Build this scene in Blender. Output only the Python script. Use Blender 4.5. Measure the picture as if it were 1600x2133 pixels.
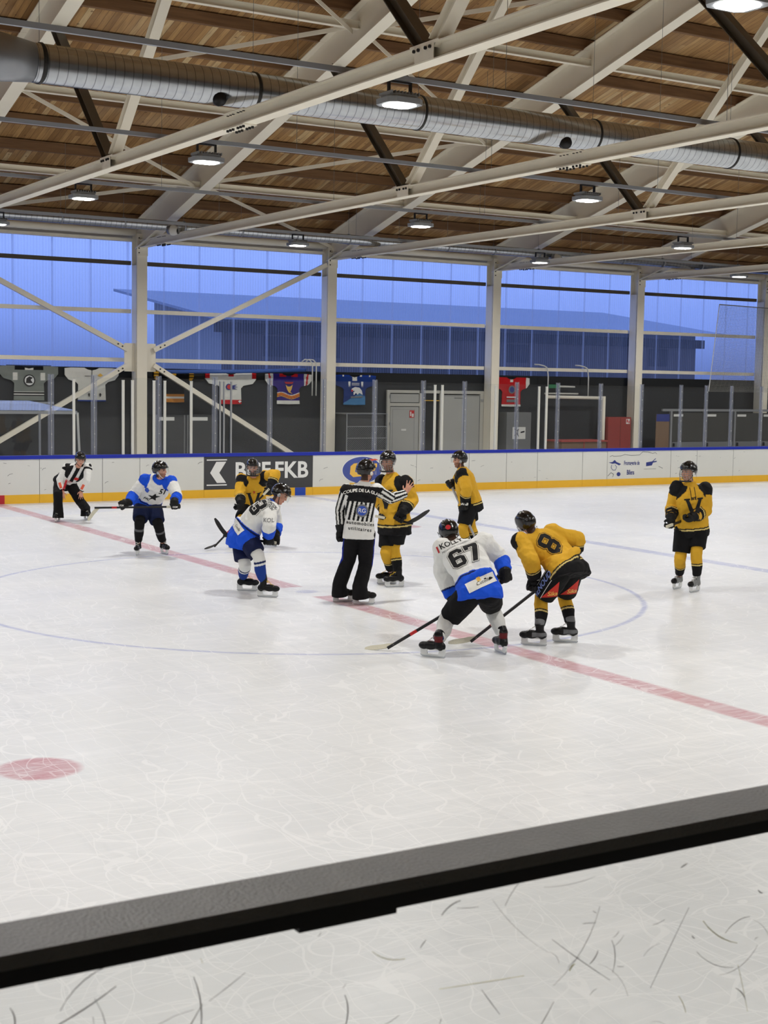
import bpy, bmesh, math, random
from mathutils import Vector, Matrix, noise
from mathutils.bvhtree import BVHTree
random.seed(7)
for o in list(bpy.data.objects): bpy.data.objects.remove(o)
SC = bpy.context.scene
C = SC.collection
V = Vector

# ------------------------------------------------------------------ camera, world, exposure
F_PX = 2999.557
YAW, PITCH, ROLL = 0.543399, 0.090088, 0.0163625
def camera():
    f = V((math.cos(PITCH)*math.sin(YAW), math.cos(PITCH)*math.cos(YAW), -math.sin(PITCH)))
    r = V((math.cos(YAW), -math.sin(YAW), 0)); u = r.cross(f)
    r2 = math.cos(ROLL)*r+math.sin(ROLL)*u; u2 = -math.sin(ROLL)*r+math.cos(ROLL)*u
    cd = bpy.data.cameras.new('camera'); co = bpy.data.objects.new('camera', cd); C.objects.link(co)
    m = Matrix((r2, u2, -f)).transposed().to_4x4(); m.translation = V((-9.1147, -17.07126, 2.84478))
    co.matrix_world = m
    cd.sensor_fit = 'VERTICAL'; cd.sensor_height = 24; cd.sensor_width = 18
    cd.lens = F_PX/2133*24; cd.clip_end = 400; cd.clip_start = .05
    cd.dof.use_dof = True; cd.dof.focus_distance = 21; cd.dof.aperture_fstop = 6.5
    SC.camera = co
camera()
SC.view_settings.view_transform = 'Standard'; SC.view_settings.look = 'None'
SC.view_settings.gamma = 1; SC.view_settings.use_curve_mapping = False
SC.view_settings.exposure = 0.0
LAMP_W = 128.0

def lin(r, g, b):
    f = lambda c: (c/255/12.92) if c/255 <= .04045 else ((c/255+.055)/1.055)**2.4
    return (f(r), f(g), f(b), 1)

def world():
    w = bpy.data.worlds.new('world'); SC.world = w; w.use_nodes = True
    nt = w.node_tree; nt.nodes.clear()
    out = nt.nodes.new('ShaderNodeOutputWorld'); bg = nt.nodes.new('ShaderNodeBackground')
    tc = nt.nodes.new('ShaderNodeTexCoord'); sx = nt.nodes.new('ShaderNodeSeparateXYZ')
    rp = nt.nodes.new('ShaderNodeValToRGB')
    e = rp.color_ramp.elements
    e[0].position = 0.0; e[0].color = lin(80, 98, 150)
    e[1].position = .12; e[1].color = lin(150, 177, 248)
    m = rp.color_ramp.elements.new(.04); m.color = lin(118, 143, 212)
    nt.links.new(tc.outputs['Generated'], sx.inputs[0]); nt.links.new(sx.outputs['Z'], rp.inputs[0])
    nt.links.new(rp.outputs[0], bg.inputs[0]); bg.inputs[1].default_value = 1.45
    nt.links.new(bg.outputs[0], out.inputs[0])
world()

# ------------------------------------------------------------------ materials
MATS = {}
def nodes_mat(name):
    m = bpy.data.materials.new(name); m.use_nodes = True
    nt = m.node_tree; b = nt.nodes['Principled BSDF']
    MATS[name] = m
    return m, nt, b
def mat(name, col, rough=.5, metal=0., var=.0, scale=8., bump=0., bscale=30., spec=.5, coat=0., emit=None, es=0., coord='Object'):
    m, nt, b = nodes_mat(name)
    b.inputs['Base Color'].default_value = col
    b.inputs['Roughness'].default_value = rough; b.inputs['Metallic'].default_value = metal
    b.inputs['Specular IOR Level'].default_value = spec
    b.inputs['Coat Weight'].default_value = coat; b.inputs['Coat Roughness'].default_value = .08
    tc = nt.nodes.new('ShaderNodeTexCoord')
    if var:
        n = nt.nodes.new('ShaderNodeTexNoise'); n.inputs['Scale'].default_value = scale; n.inputs['Detail'].default_value = 5
        nt.links.new(tc.outputs[coord], n.inputs['Vector'])
        mx = nt.nodes.new('ShaderNodeMix'); mx.data_type = 'RGBA'
        mx.inputs[6].default_value = tuple(c*(1-var) for c in col[:3])+(1,); mx.inputs[7].default_value = tuple(min(1, c*(1+var*.7)) for c in col[:3])+(1,)
        nt.links.new(n.outputs['Fac'], mx.inputs[0]); nt.links.new(mx.outputs[2], b.inputs['Base Color'])
    if bump:
        n2 = nt.nodes.new('ShaderNodeTexNoise'); n2.inputs['Scale'].default_value = bscale; n2.inputs['Detail'].default_value = 4
        nt.links.new(tc.outputs[coord], n2.inputs['Vector'])
        bp = nt.nodes.new('ShaderNodeBump'); bp.inputs['Strength'].default_value = bump; bp.inputs['Distance'].default_value = .02
        nt.links.new(n2.outputs['Fac'], bp.inputs['Height']); nt.links.new(bp.outputs[0], b.inputs['Normal'])
    if emit:
        b.inputs['Emission Color'].default_value = emit; b.inputs['Emission Strength'].default_value = es
    return m
def mth(nt, op, a, b=None, c=None):
    n = nt.nodes.new('ShaderNodeMath'); n.operation = op
    for i, v in enumerate((a, b, c)):
        if v is None: continue
        if isinstance(v, (int, float)): n.inputs[i].default_value = v
        else: nt.links.new(v, n.inputs[i])
    return n.outputs[0]
def mixc(nt, fac, a, b):
    n = nt.nodes.new('ShaderNodeMix'); n.data_type = 'RGBA'
    if isinstance(fac, (int, float)): n.inputs[0].default_value = fac
    else: nt.links.new(fac, n.inputs[0])
    for i, v in ((6, a), (7, b)):
        if isinstance(v, tuple): n.inputs[i].default_value = v
        else: nt.links.new(v, n.inputs[i])
    return n.outputs[2]

mat('steel_paint', lin(246, 239, 220), .45, var=.06, scale=1.5)
mat('shaded_steel', lin(92, 84, 72), .5, var=.1, scale=2)  # same cream steel with shade put into its colour
mat('galv', lin(150, 153, 158), .42, metal=.75, var=.12, scale=6)
mat('rail_galv', lin(158, 162, 168), .5, metal=.35, var=.08, scale=6)
mat('black_metal', lin(22, 22, 24), .45)
mat('bolt', lin(38, 36, 34), .5, metal=.3)
mat('white_post', lin(214, 214, 206), .4)
mat('alu', lin(168, 170, 172), .35, metal=.6)
mat('lamp_case', lin(150, 154, 158), .5, metal=.2)
mat('board_white', lin(222, 223, 218), .35, var=.03, scale=2.5)
mat('kick_yellow', lin(240, 186, 44), .4, var=.05, scale=5)
mat('cap_blue', lin(16, 40, 168), .35)
mat('kick_blue', lin(30, 72, 178), .4); mat('kick_red', lin(188, 32, 44), .4)
mat('ad_grey', lin(62, 63, 66), .45); mat('ad_white', lin(235, 236, 234), .4)
mat('ad_blue', lin(70, 86, 160), .4); mat('ad_gold', lin(236, 190, 84), .4); mat('ad_orange', lin(224, 92, 60), .4); mat('ad_navy', lin(42, 56, 130), .4)
mat('line_grey', lin(98, 100, 104), .6); mat('seam', lin(96, 96, 96), .7)
mat('wall_dark', lin(33, 37, 41), .75, var=.1, scale=1.0)
mat('wall_black', lin(20, 23, 25), .8)
mat('door_grey', lin(168, 168, 162), .5, var=.05, scale=1.3); mat('door_frame', lin(186, 184, 174), .5)
mat('locker_grey', lin(112, 114, 114), .5, var=.05); mat('cab_red', lin(150, 52, 44), .5)
mat('dark_box', lin(52, 54, 56), .6, var=.1); mat('dark_panel', lin(60, 60, 56), .5, var=.1)
mat('wood_box', lin(122, 96, 72), .7, var=.2); mat('red_cloth', lin(168, 70, 60), .8)
mat('sign_red', lin(200, 40, 36), .5); mat('sign_green', lin(20, 120, 70), .5); mat('paper', lin(220, 220, 214), .7); mat('ink', lin(30, 30, 32), .7)
mat('tube_white', lin(215, 215, 205), .4)
mat('side_paint', lin(150, 150, 150), .9); mat('roof_blue', lin(146, 156, 172), .8, var=.06, scale=.3); mat('facade', lin(86, 74, 68), .9, var=.15, scale=.5); mat('facade_dark', lin(34, 28, 28), .9)
mat('ground_out', lin(120, 130, 150), .9)
mat('bounce_wall', lin(190, 188, 182), .8); mat('bounce_rubber', lin(150, 150, 150), .8, var=.2, scale=3)  # unseen walls and floor lightened to bounce light onto the roof steel
mat('rail_top', lin(96, 95, 91), .42, metal=.35, var=.22, scale=9, bump=.3, bscale=120); mat('gasket', lin(6, 6, 6), .6)
mat('scuff', lin(182, 182, 182), .8); mat('scuff_dark', lin(138, 138, 140), .8); mat('scuff_yellow', lin(196, 190, 90), .8)
mat('skin', lin(206, 150, 124), .5, bump=.1, bscale=60)
mat('helmet_black', lin(8, 8, 9), .2, coat=.35, bump=.25, bscale=22)
mat('glove_black', lin(10, 10, 11), .62, spec=.3, bump=.35, bscale=60)
mat('boot_black', lin(18, 18, 19), .35, bump=.2, bscale=60)
mat('boot_grey', lin(120, 122, 122), .4, bump=.2, bscale=60)
mat('holder_white', lin(222, 224, 224), .35); mat('blade_steel', lin(190, 194, 198), .25, metal=.9)
mat('lace_white', lin(205, 205, 200), .7); mat('lace_yellow', lin(220, 180, 40), .7)
mat('stick_black', lin(20, 20, 22), .35); mat('stick_red', lin(190, 34, 34), .4); mat('tape_white', lin(214, 210, 190), .8, bump=.4, bscale=80); mat('tape_grey', lin(150, 148, 140), .7)
mat('cloth_white', lin(230, 230, 224), .8); mat('cloth_black', lin(14, 14, 16), .85); mat('cloth_red', lin(190, 36, 44), .8); mat('cloth_gold', lin(208, 160, 44), .8); mat('cloth_grey', lin(120, 122, 124), .8)
mat('text_blue', lin(50, 86, 190), .7); mat('sika_red', lin(206, 46, 30), .7); mat('denim_print', lin(120, 140, 200), .8)
mat('nozzle_white', lin(222, 220, 212), .4); mat('black_hole', lin(6, 6, 6), .9)
mat('wire', lin(150, 152, 152), .35, metal=.8)
mat('blue_pipe', lin(60, 96, 170), .5)
mat('led', (1, 1, 1, 1), .5, emit=(1, .98, .95, 1), es=30)

def glass_mat(name, tint, fr=.9, milky=.0, mcol=(.8, .8, .8, 1), rough=0.0, ior=1.42):
    m, nt, b = nodes_mat(name); nt.nodes.remove(b)
    out = nt.nodes['Material Output']
    tr = nt.nodes.new('ShaderNodeBsdfTransparent'); tr.inputs[0].default_value = tint
    gl = nt.nodes.new('ShaderNodeBsdfGlossy'); gl.inputs['Roughness'].default_value = rough
    fn = nt.nodes.new('ShaderNodeFresnel'); fn.inputs[0].default_value = ior
    ms = nt.nodes.new('ShaderNodeMixShader'); gm = nt.nodes.new('ShaderNodeNewGeometry'); nt.links.new(mth(nt, 'MULTIPLY', mth(nt, 'MULTIPLY', fn.outputs[0], fr), mth(nt, 'SUBTRACT', 1.0, gm.outputs['Backfacing'])), ms.inputs[0])
    nt.links.new(tr.outputs[0], ms.inputs[1]); nt.links.new(gl.outputs[0], ms.inputs[2])
    last = ms.outputs[0]
    if milky:
        df = nt.nodes.new('ShaderNodeBsdfDiffuse'); df.inputs[0].default_value = mcol
        m2 = nt.nodes.new('ShaderNodeMixShader'); m2.inputs[0].default_value = milky
        nt.links.new(last, m2.inputs[1]); nt.links.new(df.outputs[0], m2.inputs[2]); last = m2.outputs[0]
    nt.links.new(last, out.inputs[0])
    return m
glass_mat('rink_glass', (.97, .98, .98, 1), 1.0, .012)
glass_mat('glass_edge', (.86, .88, .92, 1), 1.0, .14, (.66, .69, .8, 1))
glass_mat('shelter_plexi', (.8, .82, .86, 1), 1.0, .18, (.5, .53, .58, 1))
glass_mat('visor', (.97, .98, .98, 1), 1.0, .01, ior=1.4)
glass_mat('near_glass', (.95, .955, .95, 1), .5, .03, (.8, .8, .79, 1))

def wood_mat():
    m, nt, b = nodes_mat('roof_planks'); b.inputs['Roughness'].default_value = .75
    g = nt.nodes.new('ShaderNodeNewGeometry'); s = nt.nodes.new('ShaderNodeSeparateXYZ'); nt.links.new(g.outputs['Position'], s.inputs[0])
    k = mth(nt, 'MULTIPLY', s.outputs['X'], 1/.14); idx = mth(nt, 'FLOOR', k); fr = mth(nt, 'FRACT', k)
    yy = mth(nt, 'FLOOR', mth(nt, 'ADD', mth(nt, 'MULTIPLY', s.outputs['Y'], .26), mth(nt, 'MULTIPLY', idx, .37)))
    cb = nt.nodes.new('ShaderNodeCombineXYZ'); nt.links.new(idx, cb.inputs[0]); nt.links.new(yy, cb.inputs[1])
    wn = nt.nodes.new('ShaderNodeTexWhiteNoise'); wn.noise_dimensions = '2D'; nt.links.new(cb.outputs[0], wn.inputs['Vector'])
    rp = nt.nodes.new('ShaderNodeValToRGB'); e = rp.color_ramp.elements
    e[0].position = 0; e[0].color = lin(150, 112, 66); e[1].position = 1; e[1].color = lin(224, 198, 150)
    x = e.new(.45); x.color = lin(182, 140, 86); x = e.new(.82); x.color = lin(198, 158, 102)
    nt.links.new(wn.outputs['Value'], rp.inputs[0])
    mp = nt.nodes.new('ShaderNodeMapping'); mp.inputs['Scale'].default_value = (9, .9, 1); nt.links.new(g.outputs['Position'], mp.inputs[0])
    n = nt.nodes.new('ShaderNodeTexNoise'); n.inputs['Scale'].default_value = 1.6; n.inputs['Detail'].default_value = 6; n.inputs['Distortion'].default_value = .6; nt.links.new(mp.outputs[0], n.inputs['Vector'])
    c1 = mixc(nt, mth(nt, 'MULTIPLY', mth(nt, 'POWER', n.outputs['Fac'], 2.0), 1.1), rp.outputs[0], lin(96, 62, 36))
    n3 = nt.nodes.new('ShaderNodeTexNoise'); n3.inputs['Scale'].default_value = .55; n3.inputs['Detail'].default_value = 3; nt.links.new(g.outputs['Position'], n3.inputs['Vector'])
    st = nt.nodes.new('ShaderNodeMapRange'); st.inputs[1].default_value = .5; st.inputs[2].default_value = .75; nt.links.new(n3.outputs['Fac'], st.inputs[0])
    c1 = mixc(nt, mth(nt, 'MULTIPLY', st.outputs[0], .35), c1, lin(205, 180, 145))
    vo = nt.nodes.new('ShaderNodeTexVoronoi'); vo.inputs['Scale'].default_value = 3.2; nt.links.new(g.outputs['Position'], vo.inputs['Vector'])
    kn = mth(nt, 'LESS_THAN', vo.outputs['Distance'], .1)
    c2 = mixc(nt, mth(nt, 'MULTIPLY', kn, .6), c1, lin(80, 48, 28))
    gap = mth(nt, 'LESS_THAN', fr, .07)
    c3 = mixc(nt, mth(nt, 'MULTIPLY', gap, .7), c2, lin(70, 44, 26))
    nt.links.new(c3, b.inputs['Base Color'])
wood_mat()
def beam_wood():
    m, nt, b = nodes_mat('purlin_wood'); b.inputs['Roughness'].default_value = .75
    g = nt.nodes.new('ShaderNodeNewGeometry')
    mp = nt.nodes.new('ShaderNodeMapping'); mp.inputs['Scale'].default_value = (.7, 7, 9); nt.links.new(g.outputs['Position'], mp.inputs[0])
    n = nt.nodes.new('ShaderNodeTexNoise'); n.inputs['Scale'].default_value = 1.4; n.inputs['Detail'].default_value = 6; n.inputs['Distortion'].default_value = .5; nt.links.new(mp.outputs[0], n.inputs['Vector'])
    c = mixc(nt, n.outputs['Fac'], lin(84, 58, 38), lin(150, 114, 78))
    nt.links.new(c, b.inputs['Base Color'])
beam_wood()

def ice_mat():
    m, nt, b = nodes_mat('ice')
    b.inputs['Roughness'].default_value = .34; b.inputs['Specular IOR Level'].default_value = .35
    g = nt.nodes.new('ShaderNodeNewGeometry'); s = nt.nodes.new('ShaderNodeSeparateXYZ'); P = g.outputs['Position']
    nt.links.new(P, s.inputs[0]); X, Y = s.outputs['X'], s.outputs['Y']
    def noi(sc, det=4, vec=P, dist=0., rough=.5):
        n = nt.nodes.new('ShaderNodeTexNoise'); n.inputs['Scale'].default_value = sc; n.inputs['Detail'].default_value = det
        n.inputs['Distortion'].default_value = dist; n.inputs['Roughness'].default_value = rough
        nt.links.new(vec, n.inputs['Vector']); return n.outputs['Fac']
    def mapped(sx, sy, rot):
        mp = nt.nodes.new('ShaderNodeMapping'); mp.inputs['Scale'].default_value = (sx, sy, 1); mp.inputs['Rotation'].default_value = (0, 0, rot)
        nt.links.new(P, mp.inputs[0]); return mp.outputs[0]
    # scraped snow streaks and patches that lie on the ice
    c = mixc(nt, noi(.35, 5), lin(214, 218, 219), lin(236, 238, 239))
    def ramp(v, a, bb):
        r = nt.nodes.new('ShaderNodeMapRange'); r.inputs[1].default_value = a; r.inputs[2].default_value = bb; nt.links.new(v, r.inputs[0]); return r.outputs[0]
    c = mixc(nt, mth(nt, 'MULTIPLY', ramp(noi(1.1, 6, mapped(.35, 2.6, -.35), 1.5, .65), .52, .72), .42), c, lin(246, 247, 247))
    c = mixc(nt, mth(nt, 'MULTIPLY', ramp(noi(1.0, 6, mapped(2.8, .4, .5), 1.8, .65), .54, .74), .3), c, lin(198, 203, 206))
    # skate scratches: thin rings of large voronoi / distorted waves
    def scratch(sx, sy, rot, th, k):
        v = nt.nodes.new('ShaderNodeTexVoronoi'); v.feature = 'DISTANCE_TO_EDGE'; v.inputs['Scale'].default_value = 1
        dn = nt.nodes.new('ShaderNodeTexNoise'); dn.inputs['Scale'].default_value = .6; dn.inputs['Detail'].default_value = 2; nt.links.new(P, dn.inputs['Vector'])
        ad = nt.nodes.new('ShaderNodeVectorMath'); ad.operation = 'ADD'; nt.links.new(mapped(sx, sy, rot), ad.inputs[0])
        sc = nt.nodes.new('ShaderNodeVectorMath'); sc.operation = 'SCALE'; sc.inputs['Scale'].default_value = 2.2; nt.links.new(dn.outputs['Color'], sc.inputs[0]); nt.links.new(sc.outputs[0], ad.inputs[1])
        nt.links.new(ad.outputs[0], v.inputs['Vector'])
        return mth(nt, 'MULTIPLY', mth(nt, 'LESS_THAN', v.outputs['Distance'], th), k)
    scr = scratch(.5, 1.7, .3, .0045, .3)
    for a in ((2.6, .22, -.5, .006, .42), (.2, 3.2, -.9, .008, .38), (3.4, .16, 1.1, .008, .4), (.3, 4.2, .8, .009, .32), (.16, 1.6, .1, .0035, .45), (1.3, .13, -1.2, .0035, .45)):
        scr = mth(nt, 'MAXIMUM', scr, scratch(*a))
    # painted markings below the ice
    fade = mth(nt, 'MULTIPLY_ADD', noi(5, 6, mapped(.5, 1.6, .6), 1.2, .7), 1.3, .08)
    wob = mth(nt, 'MULTIPLY', mth(nt, 'SUBTRACT', noi(3, 3), .5), .03)
    def band(v, c0, hw, soft=.03):
        d = mth(nt, 'ABSOLUTE', mth(nt, 'SUBTRACT', mth(nt, 'ADD', v, wob), c0))
        r = nt.nodes.new('ShaderNodeMapRange'); r.inputs[1].default_value = hw+soft; r.inputs[2].default_value = hw-soft; nt.links.new(d, r.inputs[0]); return r.outputs[0]
    def radius(cx, cy):
        dx = mth(nt, 'SUBTRACT', X, cx); dy = mth(nt, 'SUBTRACT', Y, cy)
        return mth(nt, 'SQRT', mth(nt, 'ADD', mth(nt, 'MULTIPLY', dx, dx), mth(nt, 'MULTIPLY', dy, dy)))
    r0 = radius(0, 0)
    cut = mth(nt, 'GREATER_THAN', r0, .45)
    red = mth(nt, 'MULTIPLY', mth(nt, 'MULTIPLY', band(X, 0, .15), cut), .78)
    for cx, cy in ((-5.93, -7), (5.93, 7), (5.93, -7), (-5.93, 7)):
        red = mth(nt, 'MAXIMUM', red, mth(nt, 'MULTIPLY', band(radius(cx, cy), 0, .3), .8))
    blue = mth(nt, 'MULTIPLY', band(r0, 4.5, .035, .02), .62)
    blue = mth(nt, 'MAXIMUM', blue, mth(nt, 'MULTIPLY', band(X, 7.58, .15), .55))
    blue = mth(nt, 'MAXIMUM', blue, mth(nt, 'MULTIPLY', band(X, -7.58, .15), .55))
    blue = mth(nt, 'MAXIMUM', blue, mth(nt, 'MULTIPLY', band(r0, 0, .15), .45))
    crease = mth(nt, 'MULTIPLY', band(radius(0, 14.63), 0, 3.0, .02), .28)
    c = mixc(nt, crease, c, lin(176, 190, 228))
    c = mixc(nt, mth(nt, 'MULTIPLY', red, fade), c, lin(178, 70, 88))
    c = mixc(nt, mth(nt, 'MULTIPLY', blue, fade), c, lin(92, 112, 186))
    c = mixc(nt, scr, c, lin(250, 251, 251))
    nt.links.new(c, b.inputs['Base Color'])
    bp = nt.nodes.new('ShaderNodeBump'); bp.inputs['Strength'].default_value = .25; bp.inputs['Distance'].default_value = .01
    nt.links.new(mth(nt, 'ADD', noi(6, 5, mapped(1, 3, .3)), mth(nt, 'MULTIPLY', scr, .5)), bp.inputs['Height']); nt.links.new(bp.outputs[0], b.inputs['Normal'])
    nt.links.new(mth(nt, 'MULTIPLY_ADD', noi(.8, 4), .25, .24), b.inputs['Roughness'])
ice_mat()

def poly_window():
    # multiwall polycarbonate sheet: clear but ribbed, darker seams every 1.08 m
    m, nt, b = nodes_mat('polycarbonate'); nt.nodes.remove(b); out = nt.nodes['Material Output']
    g = nt.nodes.new('ShaderNodeNewGeometry'); s = nt.nodes.new('ShaderNodeSeparateXYZ'); nt.links.new(g.outputs['Position'], s.inputs[0])
    fr = mth(nt, 'FRACT', mth(nt, 'MULTIPLY', mth(nt, 'SUBTRACT', s.outputs['X'], .8), 1/1.083))
    seam = mth(nt, 'MULTIPLY', mth(nt, 'LESS_THAN', mth(nt, 'ABSOLUTE', mth(nt, 'SUBTRACT', fr, .5)), .03), .22)
    rib = mth(nt, 'MULTIPLY_ADD', mth(nt, 'SINE', mth(nt, 'MULTIPLY', s.outputs['X'], 2*math.pi/.085)), .5, .5)
    mp = nt.nodes.new('ShaderNodeMapping'); mp.inputs['Scale'].default_value = (9, 1, .35); nt.links.new(g.outputs['Position'], mp.inputs[0])
    n = nt.nodes.new('ShaderNodeTexNoise'); n.inputs['Scale'].default_value = 1; n.inputs['Detail'].default_value = 4; nt.links.new(mp.outputs[0], n.inputs['Vector'])
    op = mth(nt, 'ADD', mth(nt, 'ADD', seam, mth(nt, 'MULTIPLY', mth(nt, 'MULTIPLY', rib, n.outputs['Fac']), .16)), .06)
    tr = nt.nodes.new('ShaderNodeBsdfTransparent'); tr.inputs[0].default_value = (.93, .95, 1, 1)
    df = nt.nodes.new('ShaderNodeBsdfTranslucent'); df.inputs[0].default_value = (.56, .56, .6, 1)
    d2 = nt.nodes.new('ShaderNodeBsdfDiffuse'); d2.inputs[0].default_value = (.1, .12, .2, 1)
    a = nt.nodes.new('ShaderNodeAddShader'); nt.links.new(df.outputs[0], a.inputs[0]); nt.links.new(d2.outputs[0], a.inputs[1])
    ms = nt.nodes.new('ShaderNodeMixShader'); nt.links.new(op, ms.inputs[0]); nt.links.new(tr.outputs[0], ms.inputs[1]); nt.links.new(a.outputs[0], ms.inputs[2])
    gl = nt.nodes.new('ShaderNodeBsdfGlossy'); gl.inputs['Roughness'].default_value = .12
    fn = nt.nodes.new('ShaderNodeFresnel'); fn.inputs[0].default_value = 1.4
    bp = nt.nodes.new('ShaderNodeBump'); bp.inputs['Strength'].default_value = .25; bp.inputs['Distance'].default_value = .01; nt.links.new(rib, bp.inputs['Height']); nt.links.new(bp.outputs[0], gl.inputs['Normal'])
    m3 = nt.nodes.new('ShaderNodeMixShader'); nt.links.new(mth(nt, 'MULTIPLY', fn.outputs[0], mth(nt, 'SUBTRACT', 1.0, g.outputs['Backfacing'])), m3.inputs[0]); nt.links.new(ms.outputs[0], m3.inputs[1]); nt.links.new(gl.outputs[0], m3.inputs[2])
    nt.links.new(m3.outputs[0], out.inputs[0])
poly_window()

def spiro_mat():
    m, nt, b = nodes_mat('spiral_duct'); b.inputs['Metallic'].default_value = .92; b.inputs['Roughness'].default_value = .2
    g = nt.nodes.new('ShaderNodeNewGeometry'); s = nt.nodes.new('ShaderNodeSeparateXYZ'); nt.links.new(g.outputs['Position'], s.inputs[0])
    fr = mth(nt, 'FRACT', mth(nt, 'MULTIPLY', s.outputs['X'], 1/.137))
    ln = mth(nt, 'LESS_THAN', fr, .09)
    n = nt.nodes.new('ShaderNodeTexNoise'); n.inputs['Scale'].default_value = 7; n.inputs['Detail'].default_value = 4; nt.links.new(g.outputs['Position'], n.inputs['Vector'])
    c = mixc(nt, n.outputs['Fac'], lin(168, 172, 176), lin(206, 210, 214))
    c = mixc(nt, mth(nt, 'MULTIPLY', ln, .6), c, lin(86, 88, 92)); nt.links.new(c, b.inputs['Base Color'])
    bp = nt.nodes.new('ShaderNodeBump'); bp.inputs['Strength'].default_value = .5; bp.inputs['Distance'].default_value = .01; nt.links.new(ln, bp.inputs['Height']); nt.links.new(bp.outputs[0], b.inputs['Normal'])
spiro_mat()

def attr_mat(name, rough=.85, bump=.35, bscale=22, sheen=.0):
    m, nt, b = nodes_mat(name)
    a = nt.nodes.new('ShaderNodeAttribute'); a.attribute_name = 'Col'; nt.links.new(a.outputs['Color'], b.inputs['Base Color'])
    b.inputs['Roughness'].default_value = rough; b.inputs['Specular IOR Level'].default_value = .25
    tc = nt.nodes.new('ShaderNodeTexCoord'); n = nt.nodes.new('ShaderNodeTexNoise'); n.inputs['Scale'].default_value = bscale; n.inputs['Detail'].default_value = 3; n.inputs['Distortion'].default_value = .7
    nt.links.new(tc.outputs['Object'], n.inputs['Vector'])
    bp = nt.nodes.new('ShaderNodeBump'); bp.inputs['Strength'].default_value = bump; bp.inputs['Distance'].default_value = .02; nt.links.new(n.outputs['Fac'], bp.inputs['Height']); nt.links.new(bp.outputs[0], b.inputs['Normal'])
attr_mat('jersey_cloth', .85, .75, 8); attr_mat('body_skin', .5, .06, 70); attr_mat('boot_attr', .32, .15, 60); attr_mat('hung_cloth', .85, .3, 7)

# ------------------------------------------------------------------ object helpers
ORG = {}
def empty(name, loc, label=None, cat=None, group=None):
    o = bpy.data.objects.new(name, None); C.objects.link(o); o.location = loc; o.empty_display_size = .1
    ORG[o] = V(loc)
    tag(o, label, cat, group)
    return o
def tag(o, label=None, cat=None, group=None, kind=None):
    if label: o['label'] = label
    if cat: o['category'] = cat
    if group: o['group'] = group
    if kind: o['kind'] = kind
    return o
def link(name, me, m=None, parent=None, org=None):
    o = bpy.data.objects.new(name, me); C.objects.link(o)
    if m and not me.materials: me.materials.append(MATS[m])
    if parent is not None:
        o.parent = parent; ORG[o] = ORG[parent]
    else:
        ORG[o] = V(org) if org else V((0, 0, 0)); o.location = ORG[o]
    return o
def copy_tree(o, parent=None, loc=None):
    c = o.copy(); C.objects.link(c); ORG[c] = ORG.get(o, V((0, 0, 0)))
    if parent is not None: c.parent = parent
    if loc is not None: c.location = loc
    for ch in list(o.children): copy_tree(ch, c)
    return c
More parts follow.
